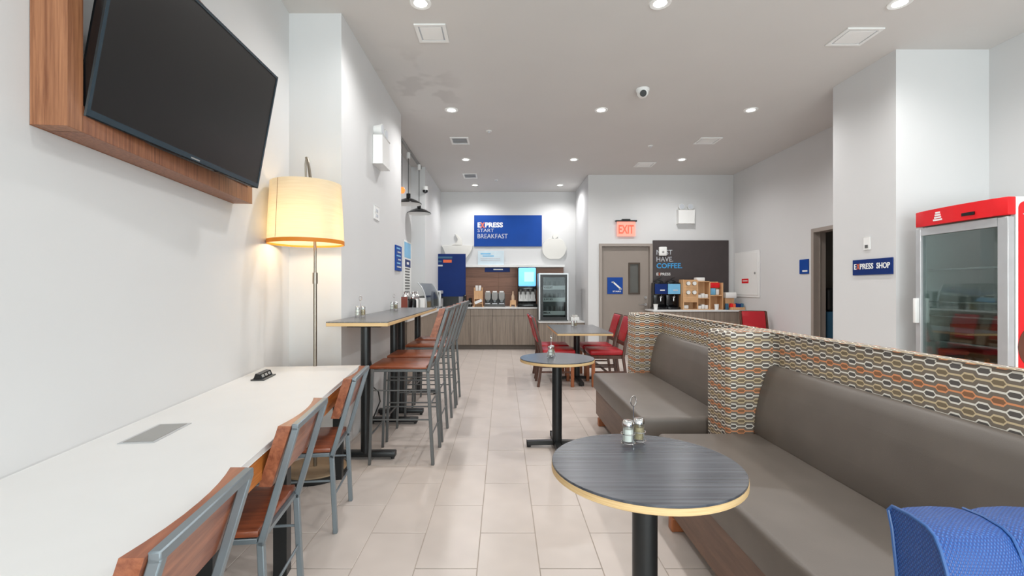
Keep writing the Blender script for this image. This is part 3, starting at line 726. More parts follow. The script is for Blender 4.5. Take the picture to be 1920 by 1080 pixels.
for (a, b_, y0, y1, m) in ((820, 848, 481, 484.5, 'tealblue'), (820, 828, 488.5, 491.5, 'tealblue'), (831, 847, 487, 492.5, 'orange'), (820, 830, 496.5, 499.5, 'ltgrey')):
    box(wx(a, d), wx(b_, d), d-.003, d, wz(y1, d), wz(y0, d)).obj('text_line', m, t)
d = 10.70
t = sign('small_poster', 'small pale blue and white poster standing on the white ledge', wx(896, d), wx(945, d), 1.863, wz(470, d), d, plain('pale blue poster', (208, 224, 232), .5), .012, 'poster')
for (a, b_, y0, y1, m) in ((901, 920, 474.5, 477, 'skyblue'), (905, 926, 479, 481, 'skyblue'), (901, 938, 484, 485.3, 'ltgrey'), (901, 938, 487.5, 488.8, 'ltgrey')):
    box(wx(a, d), wx(b_, d), d-.003, d, wz(y1, d), wz(y0, d)).obj('text_line', m, t)
# wall reliefs: a steaming bowl and an apple
d = 10.80
def relief(name, label, polys, mat='cream'):
    t = thing(name, label, 'wall decor', (wx(polys[0][0][0], d), d, wz(490, d)))
    for pl, nm in zip(polys, ('body', 'detail', 'detail')):
        B().prism([(wx(a, d), wz(b_, d)) for a, b_ in pl], 'y', d, 10.868, .004, 1).obj(nm, mat, t)
bowl = [(828, 460)] + [(831+k*3.5, 470+14*math.sin(k/4*PI/2)) for k in range(1, 5)] + [(850, 489), (866, 489)] + [(869+k*4, 487-20*(k/4)**1.5) for k in range(5)] + [(887, 460)]
steam = [(846, 459.5), (856, 455), (859, 449), (855, 443), (853, 438), (858, 441), (864, 447), (866, 453), (866, 459.5)]
relief('bowl_relief', 'off-white wall relief of a steaming bowl above the tall navy sign', [bowl, steam])
apple = []
for k in range(28):
    a = k*2*PI/28; r = 22.5*(1-.10*math.sin(a)**2 + (.06 if math.cos(a) == 1 else 0))
    apple.append((1039+r*math.cos(a), 466-r*1.06*math.sin(a) + (3.5*math.exp(-((a-PI/2)/.35)**2)) - (2.5*math.exp(-((a-3*PI/2)/.3)**2))))
leaf = [(1038, 448.5), (1036, 442.5), (1040, 438), (1046, 438.5), (1047, 443), (1043, 447)]
relief('apple_relief', 'off-white wall relief of an apple beside the breakfast sign', [apple, leaf])

# ------------------------------------------------------------------ things on the back buffet
zc = .9165
d = 10.16
t = thing('drink_dispenser', 'black drink dispenser with lit blue display on the back counter', 'dispenser', (.55, 10.35, zc))
x0, x1 = wx(971, d), wx(1006, d)
box(x0, x1, 10.22, 10.62, zc, 1.79, .01).obj('body', 'blackgloss', t)
box(x0+.015, x1-.015, 10.14, 10.22, 1.37, 1.775, .02).obj('display', 'display', t)
box(x0+.14, x1-.06, 10.137, 10.14, 1.47, 1.68).obj('display_glow', 'display_w', t)
box(x0, x1, 10.10, 10.22, 1.27, 1.37, .01).obj('valve_head', 'blackgloss', t)
for k in range(4):
    x = x0+.06+k*.105
    v = B().cyl((x, 10.09, 1.19), (x, 10.09, 1.30), .017, .026, 12).bar((x, 10.085, 1.20), (x, 10.06, 1.10), .02, .008).obj('nozzle', 'dgrey', t)
box(x0+.02, x1-.02, 10.20, 10.22, 1.04, 1.25).obj('splash_panel', 'white', t)
box(x0-.01, x1+.01, 10.02, 10.22, zc, .985, .006).obj('drip_tray', 'blackgloss', t)
gr = B()
for k in range(12): gr.box(x0+.02+k*.033, x0+.03+k*.033, 10.03, 10.19, .985, .989)
gr.obj('drip_grille', 'dgrey', t)
d = 10.2
t = thing('cereal_dispenser', 'grey triple cereal dispenser with white lids on the back counter', 'dispenser', (-.19, 10.35, zc))
x0, x1 = wx(908, d), wx(947, d); cw3 = (x1-x0)/3
box(x0, x1, 10.22, 10.5, zc, zc+.06, .005).box(x0, x1, 10.42, 10.5, zc+.06, 1.20).obj('stand', 'dgrey', t)
for k in range(3):
    xa = x0+k*cw3
    h = B().prism([(xa+.012, 1.235), (xa+cw3-.012, 1.235), (xa+cw3-.012, 1.10), (xa+cw3/2+.03, 1.05), (xa+cw3/2-.03, 1.05), (xa+.012, 1.10)], 'y', 10.24, 10.415, .004, 1).obj('hopper', 'grey', t)
    B().box(xa+.03, xa+cw3-.03, 10.25, 10.405, 1.235, 1.262, .006).obj('lid', 'white', h)
    B().cyl((xa+cw3/2, 10.24, 1.04), (xa+cw3/2, 10.19, 1.04), .028, n=14).obj('knob', 'blackgloss', t)
    box(xa+.02, xa+cw3-.02, 10.2, 10.3, zc+.06, zc+.08).obj('tray', 'ltgrey', t)
t = thing('cup_tower', 'light pine cup and napkin tower on the back counter', 'holder', (-.54, 10.25, zc))
x0, x1 = wx(888.5, 10.1), wx(905, 10.1)
B().box(x0, x0+.014, 10.12, 10.30, zc, 1.34).box(x1-.014, x1, 10.12, 10.30, zc, 1.34).box(x0+.014, x1-.014, 10.285, 10.30, zc, 1.34).box(x0+.014, x1-.014, 10.12, 10.285, zc+.07, zc+.084).box(x0-.02, x0+.01, 10.08, 10.30, zc, zc+.02).box(x1-.01, x1+.02, 10.08, 10.30, zc, zc+.02).obj('frame', 'pine', t)
box(x0+.014, x1-.014, 10.12, 10.132, zc+.17, 1.27).obj('front_board', 'pine', t)
for k in range(2): B().cyl((x0+.055+k*.07, 10.2, 1.27), (x0+.055+k*.07, 10.2, 1.385), .034, .028, 14).obj('cup_stack', 'white', t)
B().bar((x0+.02, 10.15, zc+.085), (x1-.02, 10.15, zc+.15), .10, .06).obj('napkin_stack', 'white', t)
t = thing('syrup_stand', 'small light pine bottle stand with a pale bottle on the back counter', 'holder', (.2, 10.2, zc))
x0, x1 = wx(956, 10.1), wx(968, 10.1); xm = (x0+x1)/2
B().prism([(x0, zc), (x0+.03, zc), (x0+.03, zc+.05), (x1-.03, zc+.05), (x1-.03, zc), (x1, zc), (x1-.012, zc+.15), (x0+.012, zc+.15)], 'y', 10.12, 10.24).obj('stand', 'pine', t)
B().lathe([(0, 0), (.034, 0), (.036, .08), (.014, .14), (.012, .19), (0, .19)], (xm, 10.18, zc+.15), 16).obj('bottle', plain('pale syrup bottle', (214, 184, 156), .3), t)
for x, lab, h in ((-.84, 'small black coffee grinder beside the pine cup tower', .26), (-.72, 'small black jar with grey band beside the pine cup tower', .20)):
    t = thing('condiment_jar', lab, 'jar', (x, 10.22, zc))
    B().lathe([(0, 0), (.048, 0), (.050, .02), (.042, h*.6), (.034, h*.62), (.036, h*.9), (.02, h), (0, h)], (x, 10.22, zc), 20).obj('body', 'blackgloss', t)
    B().lathe([(.0475, h*.3), (.0455, h*.45)], (x, 10.22, zc), 20).obj('band', 'grey', t)
# glass-door refrigerator
t = thing('display_refrigerator', 'countertop glass-door refrigerator with yogurt juice and milk labels', 'refrigerator', (1.05, 9.9, .636))
x0, x1, z0, z1 = wx(1010.5, 9.66), wx(1065.5, 9.66), .636, 1.64
B().box(x0, x1, 10.10, 10.14, z0, z1).box(x0, x0+.03, 9.70, 10.10, z0, z1).box(x1-.03, x1, 9.70, 10.10, z0, z1).box(x0+.03, x1-.03, 9.70, 10.10, z0, z0+.06).box(x0+.03, x1-.03, 9.70, 10.10, z1-.04, z1).obj('body', 'grey', t)
dr = B().box(x0, x0+.025, 9.64, 9.695, z0+.03, z1).box(x1-.025, x1, 9.64, 9.695, z0+.03, z1).box(x0+.025, x1-.025, 9.64, 9.695, z1-.03, z1).obj('door', 'alu', t)
B().box(x0+.025, x0+.085, 9.65, 9.69, z0+.03, z1-.03).box(x1-.055, x1-.025, 9.65, 9.69, z0+.03, z1-.03).box(x0+.085, x1-.055, 9.65, 9.69, z1-.085, z1-.03).box(x0+.085, x1-.055, 9.65, 9.69, z0+.03, z0+.09).obj('gasket', 'black', dr)
box(x0+.085, x1-.055, 9.672, 9.678, z0+.09, z1-.085).obj('pane', M['fridgeglass'], dr)
for zz, body in ((1.33, 'YOGURT'), (1.08, 'JUICES'), (.80, 'MILK')):
    sh_ = box(x0+.035, x1-.035, 9.72, 10.08, zz-.02, zz-.01).obj('shelf', 'grey', t)
    box(x0+.085, x1-.06, 9.70, 9.712, zz-.035, zz+.05).obj('label_strip', 'white', sh_)
    text_bm(body, .045, (x0+.10, 9.70, zz-.012), XR, ZU, .003, .19 if len(body) > 4 else .15, .02).obj('lettering', 'board', sh_)
bp = B()
for zz in (1.33, 1.08, .80):
    for k in range(5):
        xx = x0+.09+k*.10; bp.cyl((xx, 9.85, zz-.01), (xx, 9.85, zz+.14), .035, n=12)
tag(bp.obj('chilled_bottles', 'grey', t), kind='stuff')
box(x0+.05, x0+.06, 9.62, 9.64, 1.0, 1.35).obj('handle', 'dgrey', dr)
t = thing('napkin_box', 'small white napkin box beside the refrigerator', 'box', (1.5, 9.8, .636))
box(1.42, 1.60, 9.72, 9.86, .636, .72, .006).obj('box', 'white', t); box(1.45, 1.57, 9.75, 9.83, .72, .76, .01).obj('napkins', 'cream', t)
# side buffet: sneeze guard, toaster, jars, crate, box
t = thing('sneeze_guard', 'curved glass sneeze guard on metal posts over the side buffet', 'guard', (-1.5, 8.6, zc))
gp = [(-1.28, zc+.06), (-1.285, zc+.2), (-1.31, zc+.32), (-1.36, zc+.43), (-1.42, zc+.5)]
b = B(); b.prism(gp + [(x-.008, z-.003) for x, z in gp[::-1]], 'y', 7.75, 9.3).obj('glass_panel', 'glass', t)
for y in (7.75, 9.3):
    B().tube([(-1.285, y, zc+.001)] + [(x, y, z) for x, z in gp], .011, 8).obj('post', 'alu', t)
t = thing('toaster', 'steel conveyor toaster on the side buffet', 'toaster', (-1.35, 9.6, zc))
B().box(-1.44, -1.26, 9.42, 9.80, zc+.03, zc+.36, .015).obj('body', 'alu', t)
B().box(-1.262, -1.256, 9.46, 9.76, zc+.20, zc+.30).obj('opening', 'blackgloss', t); box(-1.41, -1.29, 9.405, 9.42, zc+.05, zc+.33).obj('front_plate', 'dgrey', t)
for x in (-1.42, -1.29):
    for y in (9.46, 9.74): B().cyl((x, y, zc), (x, y, zc+.032), .014, n=8).obj('foot', 'black', t)
jl = ['lidded condiment jar on the side buffet, in a row beside the wooden crate']
for k in range(6):
    x, y = -1.37-.13*(k % 2), 7.05+.16*(k//2)+.04*(k % 2); m = ('blackgloss', 'grey', 'white')[k % 3]
    t = thing('buffet_jar', '%s condiment jar with shiny lid beside the wooden crate' % ('black', 'grey', 'white')[k % 3], 'jar', (x, y, zc), 'lidded jars in a row on the side buffet')
    j = B().lathe([(0, 0), (.05, 0), (.056, .03), (.054, .22), (.04, .25), (0, .25)], (x, y, zc), 20).obj('body', m, t)
    B().lathe([(0, .25), (.045, .25), (.05, .28), (.03, .32), (.012, .33), (.018, .35), (0, .365)], (x, y, zc), 20).obj('lid', 'chrome', t)
t = thing('wooden_crate', 'reddish brown wooden crate on the side buffet against the alcove wall', 'crate', (-1.55, 6.65, zc))
cr = B().box(-1.69, -1.42, 6.4, 6.9, zc, zc+.012)
cr.box(-1.69, -1.678, 6.4, 6.9, zc+.012, zc+.28).box(-1.432, -1.42, 6.4, 6.9, zc+.012, zc+.28).box(-1.678, -1.432, 6.4, 6.412, zc+.012, zc+.28).box(-1.678, -1.432, 6.888, 6.9, zc+.012, zc+.28)
cr.obj('crate_body', plain('reddish crate wood', (134, 62, 44), .5), t)
t = thing('white_carton', 'plain white carton on the side buffet below the sneeze guard', 'carton', (-1.35, 7.6, zc))
box(-1.42, -1.28, 7.5, 7.66, zc, zc+.25, .004).obj('body', 'white', t); box(-1.42, -1.28, 7.57, 7.59, zc+.25, zc+.252).obj('tape', 'ltgrey', t)
for k in range(5):
    y = 8.0+k*.24; x = -1.44+.03*(k % 2)
    t = thing('food_canister', ('clear canister of tan grain under the sneeze guard', 'clear canister of reddish brown cereal under the sneeze guard', 'clear canister of white flakes under the sneeze guard', 'clear canister of tan grain under the sneeze guard', 'clear canister of chocolate brown cereal under the sneeze guard')[k], 'canister', (x, y, zc), 'clear canisters under the sneeze guard')
    j = B().lathe([(0, 0), (.055, 0), (.06, .02), (.06, .22), (.05, .24), (0, .24)], (x, y, zc), 18).obj('body', 'glass', t)
    B().lathe([(0, .004), (.05, .004), (.054, .02), (.054, .15), (0, .15)], (x, y, zc), 16).obj('contents', ('pepper', 'carton', 'white', 'pepper', 'brown')[k], j)
    B().lathe([(0, .24), (.058, .24), (.058, .27), (0, .275)], (x, y, zc), 18).obj('lid', 'dgrey', t)
# alcove menu banner
t = thing('menu_banner', 'tall white banner with navy block and grey text rows on the alcove wall', 'banner', (-1.70, 8.24, 1.2))
box(-1.705, -1.692, 7.93, 8.56, 1.19, 2.16).obj('panel', 'white', t)
box(-1.692, -1.690, 7.97, 8.5, 1.86, 2.13).obj('photo_print', 'skyblue', t)
box(-1.692, -1.689, 8.02, 8.48, 1.70, 1.83).obj('navy_block', 'navy', t)
box(-1.689, -1.688, 8.15, 8.33, 1.745, 1.79).obj('block_lettering', 'white', t)
for k in range(9): box(-1.692, -1.689, 8.02, 8.42-.01*(k % 3), 1.655-k*.05, 1.68-k*.05).obj('text_line', 'dgrey', t)
# pendants
def pendant(x, y, zs, label):
    t = thing('pendant_lamp', label, 'pendant', (x, y, zs), 'black pendant lamps over the side buffet')
    B().cyl((x, y, CEIL-.045), (x, y, CEIL-.14), .03, n=12).obj('canopy', 'white', t)
    B().cyl((x, y, zs+.16), (x, y, CEIL-.14), .007, n=8).obj('rod', 'dgrey', t)
    B().cyl((x, y, zs+.10), (x, y, zs+.17), .035, n=16).obj('cap', 'blackgloss', t)
    s_ = B().lathe([(.215, zs), (.213, zs+.012), (.14, zs+.06), (.04, zs+.10), (0, zs+.102)], (x, y, 0), 32).obj('shade', 'blackgloss', t)
    B().lathe([(.213, zs-.001), (.20, zs+.008), (.135, zs+.05), (0, zs+.085)], (x, y, 0), 32).obj('shade_liner', 'white', s_)
pendant(-1.54, 7.56, 2.695, 'black shallow pendant lamp over the side buffet, nearer the pier')
pendant(-1.50, 8.30, 2.66, 'black shallow pendant lamp over the side buffet, nearer the back wall')
tag(box(-1.535, -1.505, 6.6, 8.6, CEIL-.045, CEIL-.001).obj('pendant_track', 'grey', org=(-1.52, 7.6, CEIL-.045)), 'thin ceiling track carrying the black pendant lamps', 'track')
t = thing('amber_pendant', 'small amber glass globe pendant beside the pier', 'pendant', (-1.52, 6.98, 2.75))
B().lathe([(0, 0), (.035, .01), (.05, .05), (.035, .09), (0, .10)], (-1.52, 6.98, 2.75), 20).obj('globe', 'amber', t)
B().cyl((-1.52, 6.98, 2.85), (-1.52, 6.98, CEIL-.045), .005, n=8).obj('rod', 'dgrey', t)

# ------------------------------------------------------------------ coffee corner
cab_x = [2.83, 3.40, 3.98, 4.575]
for a, b_, l in zip(cab_x, cab_x[1:], ('grey-brown coffee counter cabinet beside the taupe door', 'grey-brown coffee counter cabinet below the pine organiser', 'grey-brown coffee counter cabinet beside the right wall')):
    cab_unit(a, b_-.003, 8.72, 9.19, .885, l, 1, 'laminate cabinets of the coffee counter')
tag(box(2.815, 4.58, 8.69, 9.195, .886, .917, .002, 1).obj('countertop', 'white_top', org=(3.7, 8.95, .886)), 'white countertop of the coffee counter', 'countertop')
t = thing('coffee_board', 'charcoal wall board with coffee slogan above the coffee counter', 'sign', (3.72, 9.22, .92))
box(2.975, 4.477, 9.20, 9.229, .92, 2.275, .002, 1).obj('panel', 'board', t)
d = 9.20
letters(t, 'MUST', 1231, 1260.5, 468.5, 477.5, d, 'ltgrey'); letters(t, 'HAVE.', 1231, 1262, 481.5, 490.5, d, 'ltgrey'); letters(t, 'COFFEE.', 1231, 1279, 493.5, 503, d, 'cyan', .015)
letters(t, 'E', 1231, 1234.5, 511.5, 516.5, d, 'white', .01); letters(t, 'X', 1234.8, 1238, 511.5, 516.5, d, 'orange', .01); letters(t, 'PRESS', 1238.5, 1257, 511.5, 516.5, d, 'white', .01)
t = thing('wall_sensor', 'small white rounded wall device fixed over the coffee slogan', 'sensor', (3.18, 9.17, 1.98))
box(wx(1236, 9.15), wx(1251, 9.15), 9.15, 9.195, wz(479.5, 9.15), wz(462.5, 9.15), .018, 3).obj('housing', 'white', t)
B().cyl((wx(1243.5, 9.15), 9.152, wz(472.5, 9.15)), (wx(1243.5, 9.15), 9.146, wz(472.5, 9.15)), .022, n=14).obj('lens', 'grey', t)
zc2 = .9175
for x, m, lab in ((3.035, 'navy', 'black coffee urn with dark blue panel on the coffee counter'), (3.285, 'skyblue', 'black coffee urn with pale blue panel on the coffee counter')):
    t = thing('coffee_urn', lab, 'coffee urn', (x, 9.020, zc2), 'coffee urns side by side')
    B().box(x-.12, x+.12, 8.890, 9.170, zc2, zc2+.05, .01).box(x-.11, x+.11, 9.030, 9.170, zc2+.05, zc2+.52, .015).obj('body', 'blackgloss', t)
    B().box(x-.12, x+.12, 8.910, 9.030, zc2+.27, zc2+.52, .012).obj('head', 'blackgloss', t)
    box(x-.118, x+.118, 8.900, 8.911, zc2+.30, zc2+.49).obj('print_panel', m, t)
    box(x-.02, x+.07, 8.897, 8.901, zc2+.36, zc2+.38).obj('print_line', 'white' if m == 'navy' else 'ltgrey', t)
    B().lathe([(.09, .52), (.085, .55), (.03, .57), (0, .572)], (x, 9.070, zc2), 20).bar((x-.02, 9.070, zc2+.57), (x+.07, 9.070, zc2+.62), .03, .015).obj('lid', 'black', t)
    v = B().cyl((x, 8.910, zc2+.24), (x, 8.970, zc2+.27), .022, n=12).cyl((x, 8.930, zc2+.16), (x, 8.930, zc2+.25), .012, n=10).obj('tap', 'chrome', t)
    B().bar((x, 8.910, zc2+.24), (x, 8.885, zc2+.28), .014, .012).obj('tap_handle', 'dgrey', v)
t = thing('pine_organiser', 'light pine countertop organiser with cubbies for cups and sachets', 'organiser', (3.95, 9.070, zc2))
d = 8.80; x0, x1, zt = wx(1281, d), wx(1356, d), wz(524, d)
xa, xb = x0+.27, x0+.50
for nm, a in (('side_board', (x0, x0+.015, zc2, zt)), ('divider', (xa, xa+.015, zc2, zt-.02)), ('divider', (xb, xb+.015, zc2, zt-.05)), ('side_board', (x1-.015, x1, zc2, zt-.06))):
    box(a[0], a[1], 8.800, 9.010, a[2], a[3]).obj(nm, 'pine', t)
box(x0, x1, 9.010, 9.025, zc2, zt-.04).obj('back_board', 'pine', t)
for (a, b_, zz) in ((x0+.015, xa, zc2), (x0+.015, xa, zt-.24), (xa+.015, xb, zc2), (xa+.015, xb, zc2+.21), (xa+.015, xb, zt-.045), (xb+.015, x1-.015, zc2), (xb+.015, x1-.015, zt-.31), (x0+.015, xa, zt-.06)):
    box(a, b_, 8.805, 9.010, zz, zz+.014).obj('shelf', 'pineh', t)
fb = box(x0+.015, xa, 8.800, 8.812, zc2+.14, zt-.005).obj('cup_board', 'pineh', t)
for k in range(4):
    x = x0+.085+.115*(k % 2); z = zt-.075-.17*(k//2)
    B().tube([(x+.037*math.cos(q*PI/8), 8.785, z+.037*math.sin(q*PI/8)) for q in range(16)], .004, 6, True).obj('cup_ring', 'nickel', t)
    tt = thing('paper_cup', ('white paper cup in the upper row of the pine organiser', 'white paper cup in the second row of the pine organiser')[k//2], 'cup', (x, 8.770, z), 'white paper cups in the pine organiser')
    B().cyl((x, 8.755, z), (x, 8.798, z), .035, .028, 16).obj('cup_wall', 'white', tt); B().tube([(x+.034*math.cos(q*PI/8), 8.755, z+.034*math.sin(q*PI/8)) for q in range(16)], .003, 6, True).obj('rim', 'cream', tt)
def lump(name, label, cat, x, y, z, w_, dp, h, mat, group=None, bev=.012):
    return tag(box(x-w_/2, x+w_/2, y-dp/2, y+dp/2, z, z+h, bev, 2).obj(name, mat, org=(x, y, z)), label, cat, group)
xm = (xa+xb)/2+.007
for k in range(3):
    for zz in (zc2+.0145, zc2+.2245):
        lump('sachet_stack', 'stack of white sugar sachets in the %s pine organiser cubby' % ('lower' if zz < 1 else 'middle'), 'sachets', xm-.065+.065*k, 8.890, zz, .055, .12, .06+.012*((k*2) % 3), 'white', 'sachet stacks in the pine organiser', .004)
lump('napkin_pile', 'pile of white napkins on top of the pine organiser', 'napkins', xm-.04, 8.910, zt-.0305, .16, .14, .07, 'white')
xr = (xb+x1)/2
lump('snack_bag', 'red and orange snack bag on top of the pine organiser', 'snack bag', xr, 8.910, zt-.16, .19, .1, .10, 'red')
lump('snack_bag', 'pale blue snack packet standing in the pine organiser', 'snack bag', xr-.03, 8.910, zt-.295, .10, .08, .13, 'skyblue')
lump('snack_bag', 'white snack packet beside the pale blue packet in the organiser', 'snack bag', xr+.06, 8.910, zt-.295, .06, .08, .11, 'white')
def paper_cup(x, y, label):
    t = thing('paper_cup', label, 'cup', (x, y, zc2))
    B().lathe([(0, 0), (.032, 0), (.042, .105), (.038, .105), (.030, .006), (0, .006)], (x, y, zc2), 20).obj('cup_wall', 'white', t)
    B().tube([(x+.042*math.cos(k*PI/8), y+.042*math.sin(k*PI/8), zc2+.105) for k in range(16)], .003, 6, True).obj('rim', 'cream', t)
paper_cup(2.89, 8.780, 'white paper cup on the coffee counter beside the dark blue urn')
paper_cup(4.03, 8.75, 'white paper cup on the coffee counter in front of the pine organiser')
lump('lid_box', 'small white box with lids left inside the pine organiser', 'box', x0+.08, 8.900, zc2+.0145, .09, .1, .07, 'white')
t = thing('towel_stand', 'white paper towel box on a wooden block at the coffee counter end', 'towel box', (4.24, 8.970, zc2))
box(4.26, 4.43, 8.890, 9.090, zc2, zc2+.22, .004).obj('wood_block', 'pine', t); box(4.25, 4.46, 8.850, 9.110, zc2+.22, zc2+.33, .012).obj('towel_box', 'white', t)
t = thing('tea_tray', 'wooden tray of coloured tea sachets on the coffee counter', 'tray', (4.35, 8.790, zc2))
box(4.29, 4.555, 8.720, 8.840, zc2, zc2+.05, .004).obj('tray', 'pine', t)
for k, m in enumerate(('red', 'orange', 'navy', 'navy', 'tealblue')): B().bar((4.31+k*.05, 8.770, zc2+.045), (4.325+k*.05, 8.790, zc2+.115-.008*(k % 2)), .05, .05).obj('sachet', m, t)
lump('tea_tin', 'small teal tea tin beside the tray of tea sachets', 'tin', 4.24, 8.790, zc2, .05, .06, .12, 'tealblue')

# ------------------------------------------------------------------ wall signs and fixtures
d = 9.24
t = thing('stairs_sign', 'square blue stairs sign on the taupe door', 'sign', (2.24, 9.25, 1.21))
box(wx(1139, d), wx(1168, d), 9.252, 9.264, wz(551, d), wz(520, d), .002, 1).obj('panel', 'blue', t)
B().obox((wx(1148.5, d), 9.248, wz(529.5, d)), ((wx(1163.5, d)-wx(1148.5, d)), 0, wz(543, d)-wz(529.5, d)), (0, .004, 0), (.018, 0, .024)).box(wx(1147, d), wx(1151, d), 9.248, 9.252, wz(530, d), wz(528, d)).box(wx(1161, d), wx(1165.5, d), 9.248, 9.252, wz(543, d), wz(540.5, d)).obj('stair_symbol', 'white', t)
text_bm('STAIRS', .026, (wx(1149, d), 9.252, wz(547.5, d)), XR, ZU, .003, .165, .02).obj('lettering', 'white', t)
t = thing('exit_sign', 'glowing red exit sign above the taupe door', 'exit sign', (2.43, 9.2, 2.36))
d = 9.19
box(wx(1157, d), wx(1191, d), 9.186, 9.196, wz(443, d), wz(414, d)).obj('acrylic_panel', 'exitpanel', t)
text_bm('EXIT', .17, (wx(1174, d), 9.186, wz(438, d)), XR, ZU, .004, .30, .02, True).obj('lettering', 'exitred', t)
B().box(wx(1154, d), wx(1194, d), 9.17, 9.228, wz(415.5, d), wz(413, d)).box(wx(1166, d), wx(1181, d), 9.15, 9.228, wz(413, d), wz(411, d)).obj('housing', 'black', t)
def emergency_light(org, ux, un, w_, h, dp, label):
    org, ux, un = Vector(org), Vector(ux), Vector(un); uz = Vector((0, 0, 1))
    t = thing('emergency_light', label, 'emergency light', tuple(org), 'white emergency lights')
    B().obox(org, ux*w_, un*dp, uz*h, .008).obj('housing', 'white', t)
    for k in (.22, .78):
        c = org + ux*w_*k + un*dp*.5 + uz*(h+.065)
        hd = B().cyl(c-un*.05, c+un*.035, .04, .058, 18).obj('lamp_head', 'white', t)
        B().cyl(c+un*.035, c+un*.04, .05, n=18).obj('lens', 'ltgrey', hd)
        B().cyl(c-uz*.075, c-uz*.03, .012, n=8).obj('neck', 'white', hd)
emergency_light((wx(1272.5, 9.12), 9.229, 2.60), (1, 0, 0), (0, -1, 0), .315, .27, .10, 'white emergency light box with two lamp heads above the coffee board')
emergency_light((-1.322, 4.70, 2.59), (0, 1, 0), (1, 0, 0), .30, .30, .10, 'white emergency light box with two lamp heads high on the pier')
def wall_plate(name, label, org, ux, un, w_, h, kind, cat='switch'):
    org, ux, un = Vector(org), Vector(ux), Vector(un); uz = Vector((0, 0, 1))
    t = thing(name, label, cat, tuple(org))
    B().obox(org, ux*w_, un*.008, uz*h, .002).obj('plate', 'white', t)
    if kind == 'sockets':
        for k in (.2, .58): B().obox(org+ux*w_*.3+un*.008+uz*h*k, ux*w_*.4, un*.003, uz*h*.2).obj('socket', 'ltgrey', t)
    else:
        B().obox(org+ux*w_*.3+un*.008+uz*h*.12, ux*w_*.4, un*.006, uz*h*.25).obj('button', 'dgrey', t)
wall_plate('wall_outlet', 'white double wall outlet on the pier below the emergency light', (-1.322, 4.74, 2.04), (0, 1, 0), (1, 0, 0), .2, .14, 'sockets', 'outlet')
wall_plate('wall_switch', 'white switch plate above the shop sign', (3.705, 4.76, 1.72), (0, -1, 0), (-1, 0, 0), .085, .13, 'button')
# shop sign on the right pier
t = thing('shop_sign', 'blue shop sign on the right pier beside the freezer', 'sign', (3.70, 4.55, 1.46))
box(3.692, 3.705, 4.40, 4.90, 1.463, 1.622, .002, 1).obj('panel', 'navy', t)
for body, mat, ya, yb in (('E', 'white', 4.876, 4.846), ('X', 'orange', 4.842, 4.802), ('PRESS', 'white', 4.797, 4.625), ('SHOP', 'white', 4.585, 4.425)):
    text_bm(body, .058, (3.692, ya, 1.522), (0, -1, 0), ZU, .003, ya-yb, .02).obj('lettering', mat, t)
t = thing('restroom_sign', 'small square blue sign on the right wall beside the open doorway', 'sign', (RWX, 7.05, 1.54))
box(RWX-.014, RWX-.001, 6.945, 7.155, 1.545, 1.765, .002, 1).obj('panel', 'blue', t); box(RWX-.017, RWX-.014, 6.965, 7.08, 1.575, 1.60).obj('text_line', 'white', t)
t = thing('pier_sign', 'narrow blue sign with pale text rows on the pier above the high table', 'sign', (-1.32, 5.83, 1.53))
box(-1.322, -1.306, 5.67, 5.99, 1.545, 1.86, .002, 1).obj('panel', 'blue', t)
for k, (a, b_) in enumerate(((5.70, 5.90), (5.75, 5.93), (5.70, 5.92), (5.78, 5.93), (5.72, 5.9), (5.72, 5.94))): box(-1.306, -1.303, a, b_, 1.815-k*.046, 1.832-k*.046).obj('text_line', 'skyblue' if k % 2 == 0 else 'ltgrey', t)
t = thing('access_panel', 'white steel access panel with red label on the right wall', 'access panel', (RWX, 8.7, 1.16))
B().box(RWX-.014, RWX-.001, 8.27, 9.15, 1.16, 2.015, .003, 1).obj('frame', 'white', t)
dp = box(RWX-.022, RWX-.014, 8.31, 9.11, 1.20, 1.975, .003, 1).obj('panel_door', 'white', t)
B().cyl((RWX-.022, 8.40, 1.60), (RWX-.03, 8.40, 1.60), .022, n=14).obj('lock', 'grey', dp)
lb = box(RWX-.025, RWX-.022, 8.62, 8.86, 1.42, 1.505).obj('warning_label', 'red', dp)
box(RWX-.026, RWX-.025, 8.65, 8.83, 1.455, 1.472).obj('text_line', 'white', lb)

# ------------------------------------------------------------------ freezer by the right wall
t = thing('display_freezer', 'tall red and white glass-door ice cream freezer beside the right pier', 'freezer', (4.06, 3.77, 0))
FX, FY0, FY1, FXB = 3.69, 3.39, 4.15, 4.46
B().box(FX+.06, FXB, FY0, FY0+.04, .10, 2.0, .004, 1).box(FX+.06, FXB, FY1-.04, FY1, .10, 2.0, .004, 1).box(FXB-.04, FXB, FY0+.04, FY1-.04, .10, 2.0).box(FX+.06, FXB-.04, FY0+.04, FY1-.04, 1.90, 2.0).box(FX+.06, FXB-.04, FY0+.04, FY1-.04, .10, .32).obj('cabinet_body', 'white', t)
B().box(FX+.10, FXB-.05, FY0+.03, FY1-.03, 0, .10).obj('base', 'black', t)
hp = [(FX+.06, FY0), (FX+.06, FY1), (FX+.0, FY1)] + [(FX-.035*math.sin(k*PI/8)-.0, FY1-(FY1-FY0)*k/8) for k in range(1, 8)] + [(FX, FY0)]
hd = B().prism(hp, 'z', 1.868, 2.0, .006, 2).obj('header', 'red', t)
for (z_, a, b_) in ((1.965, 3.925, 3.885), (1.945, 3.930, 3.880), (1.925, 3.935, 3.875), (1.905, 3.945, 3.865)): box(FX-.034, FX-.026, b_, a, z_-.008, z_+.006).obj('logo_bar', 'white', hd)
box(FX-.036, FX-.028, 3.60, 3.70, 1.90, 1.925).obj('thermostat_display', 'blackgloss', hd)
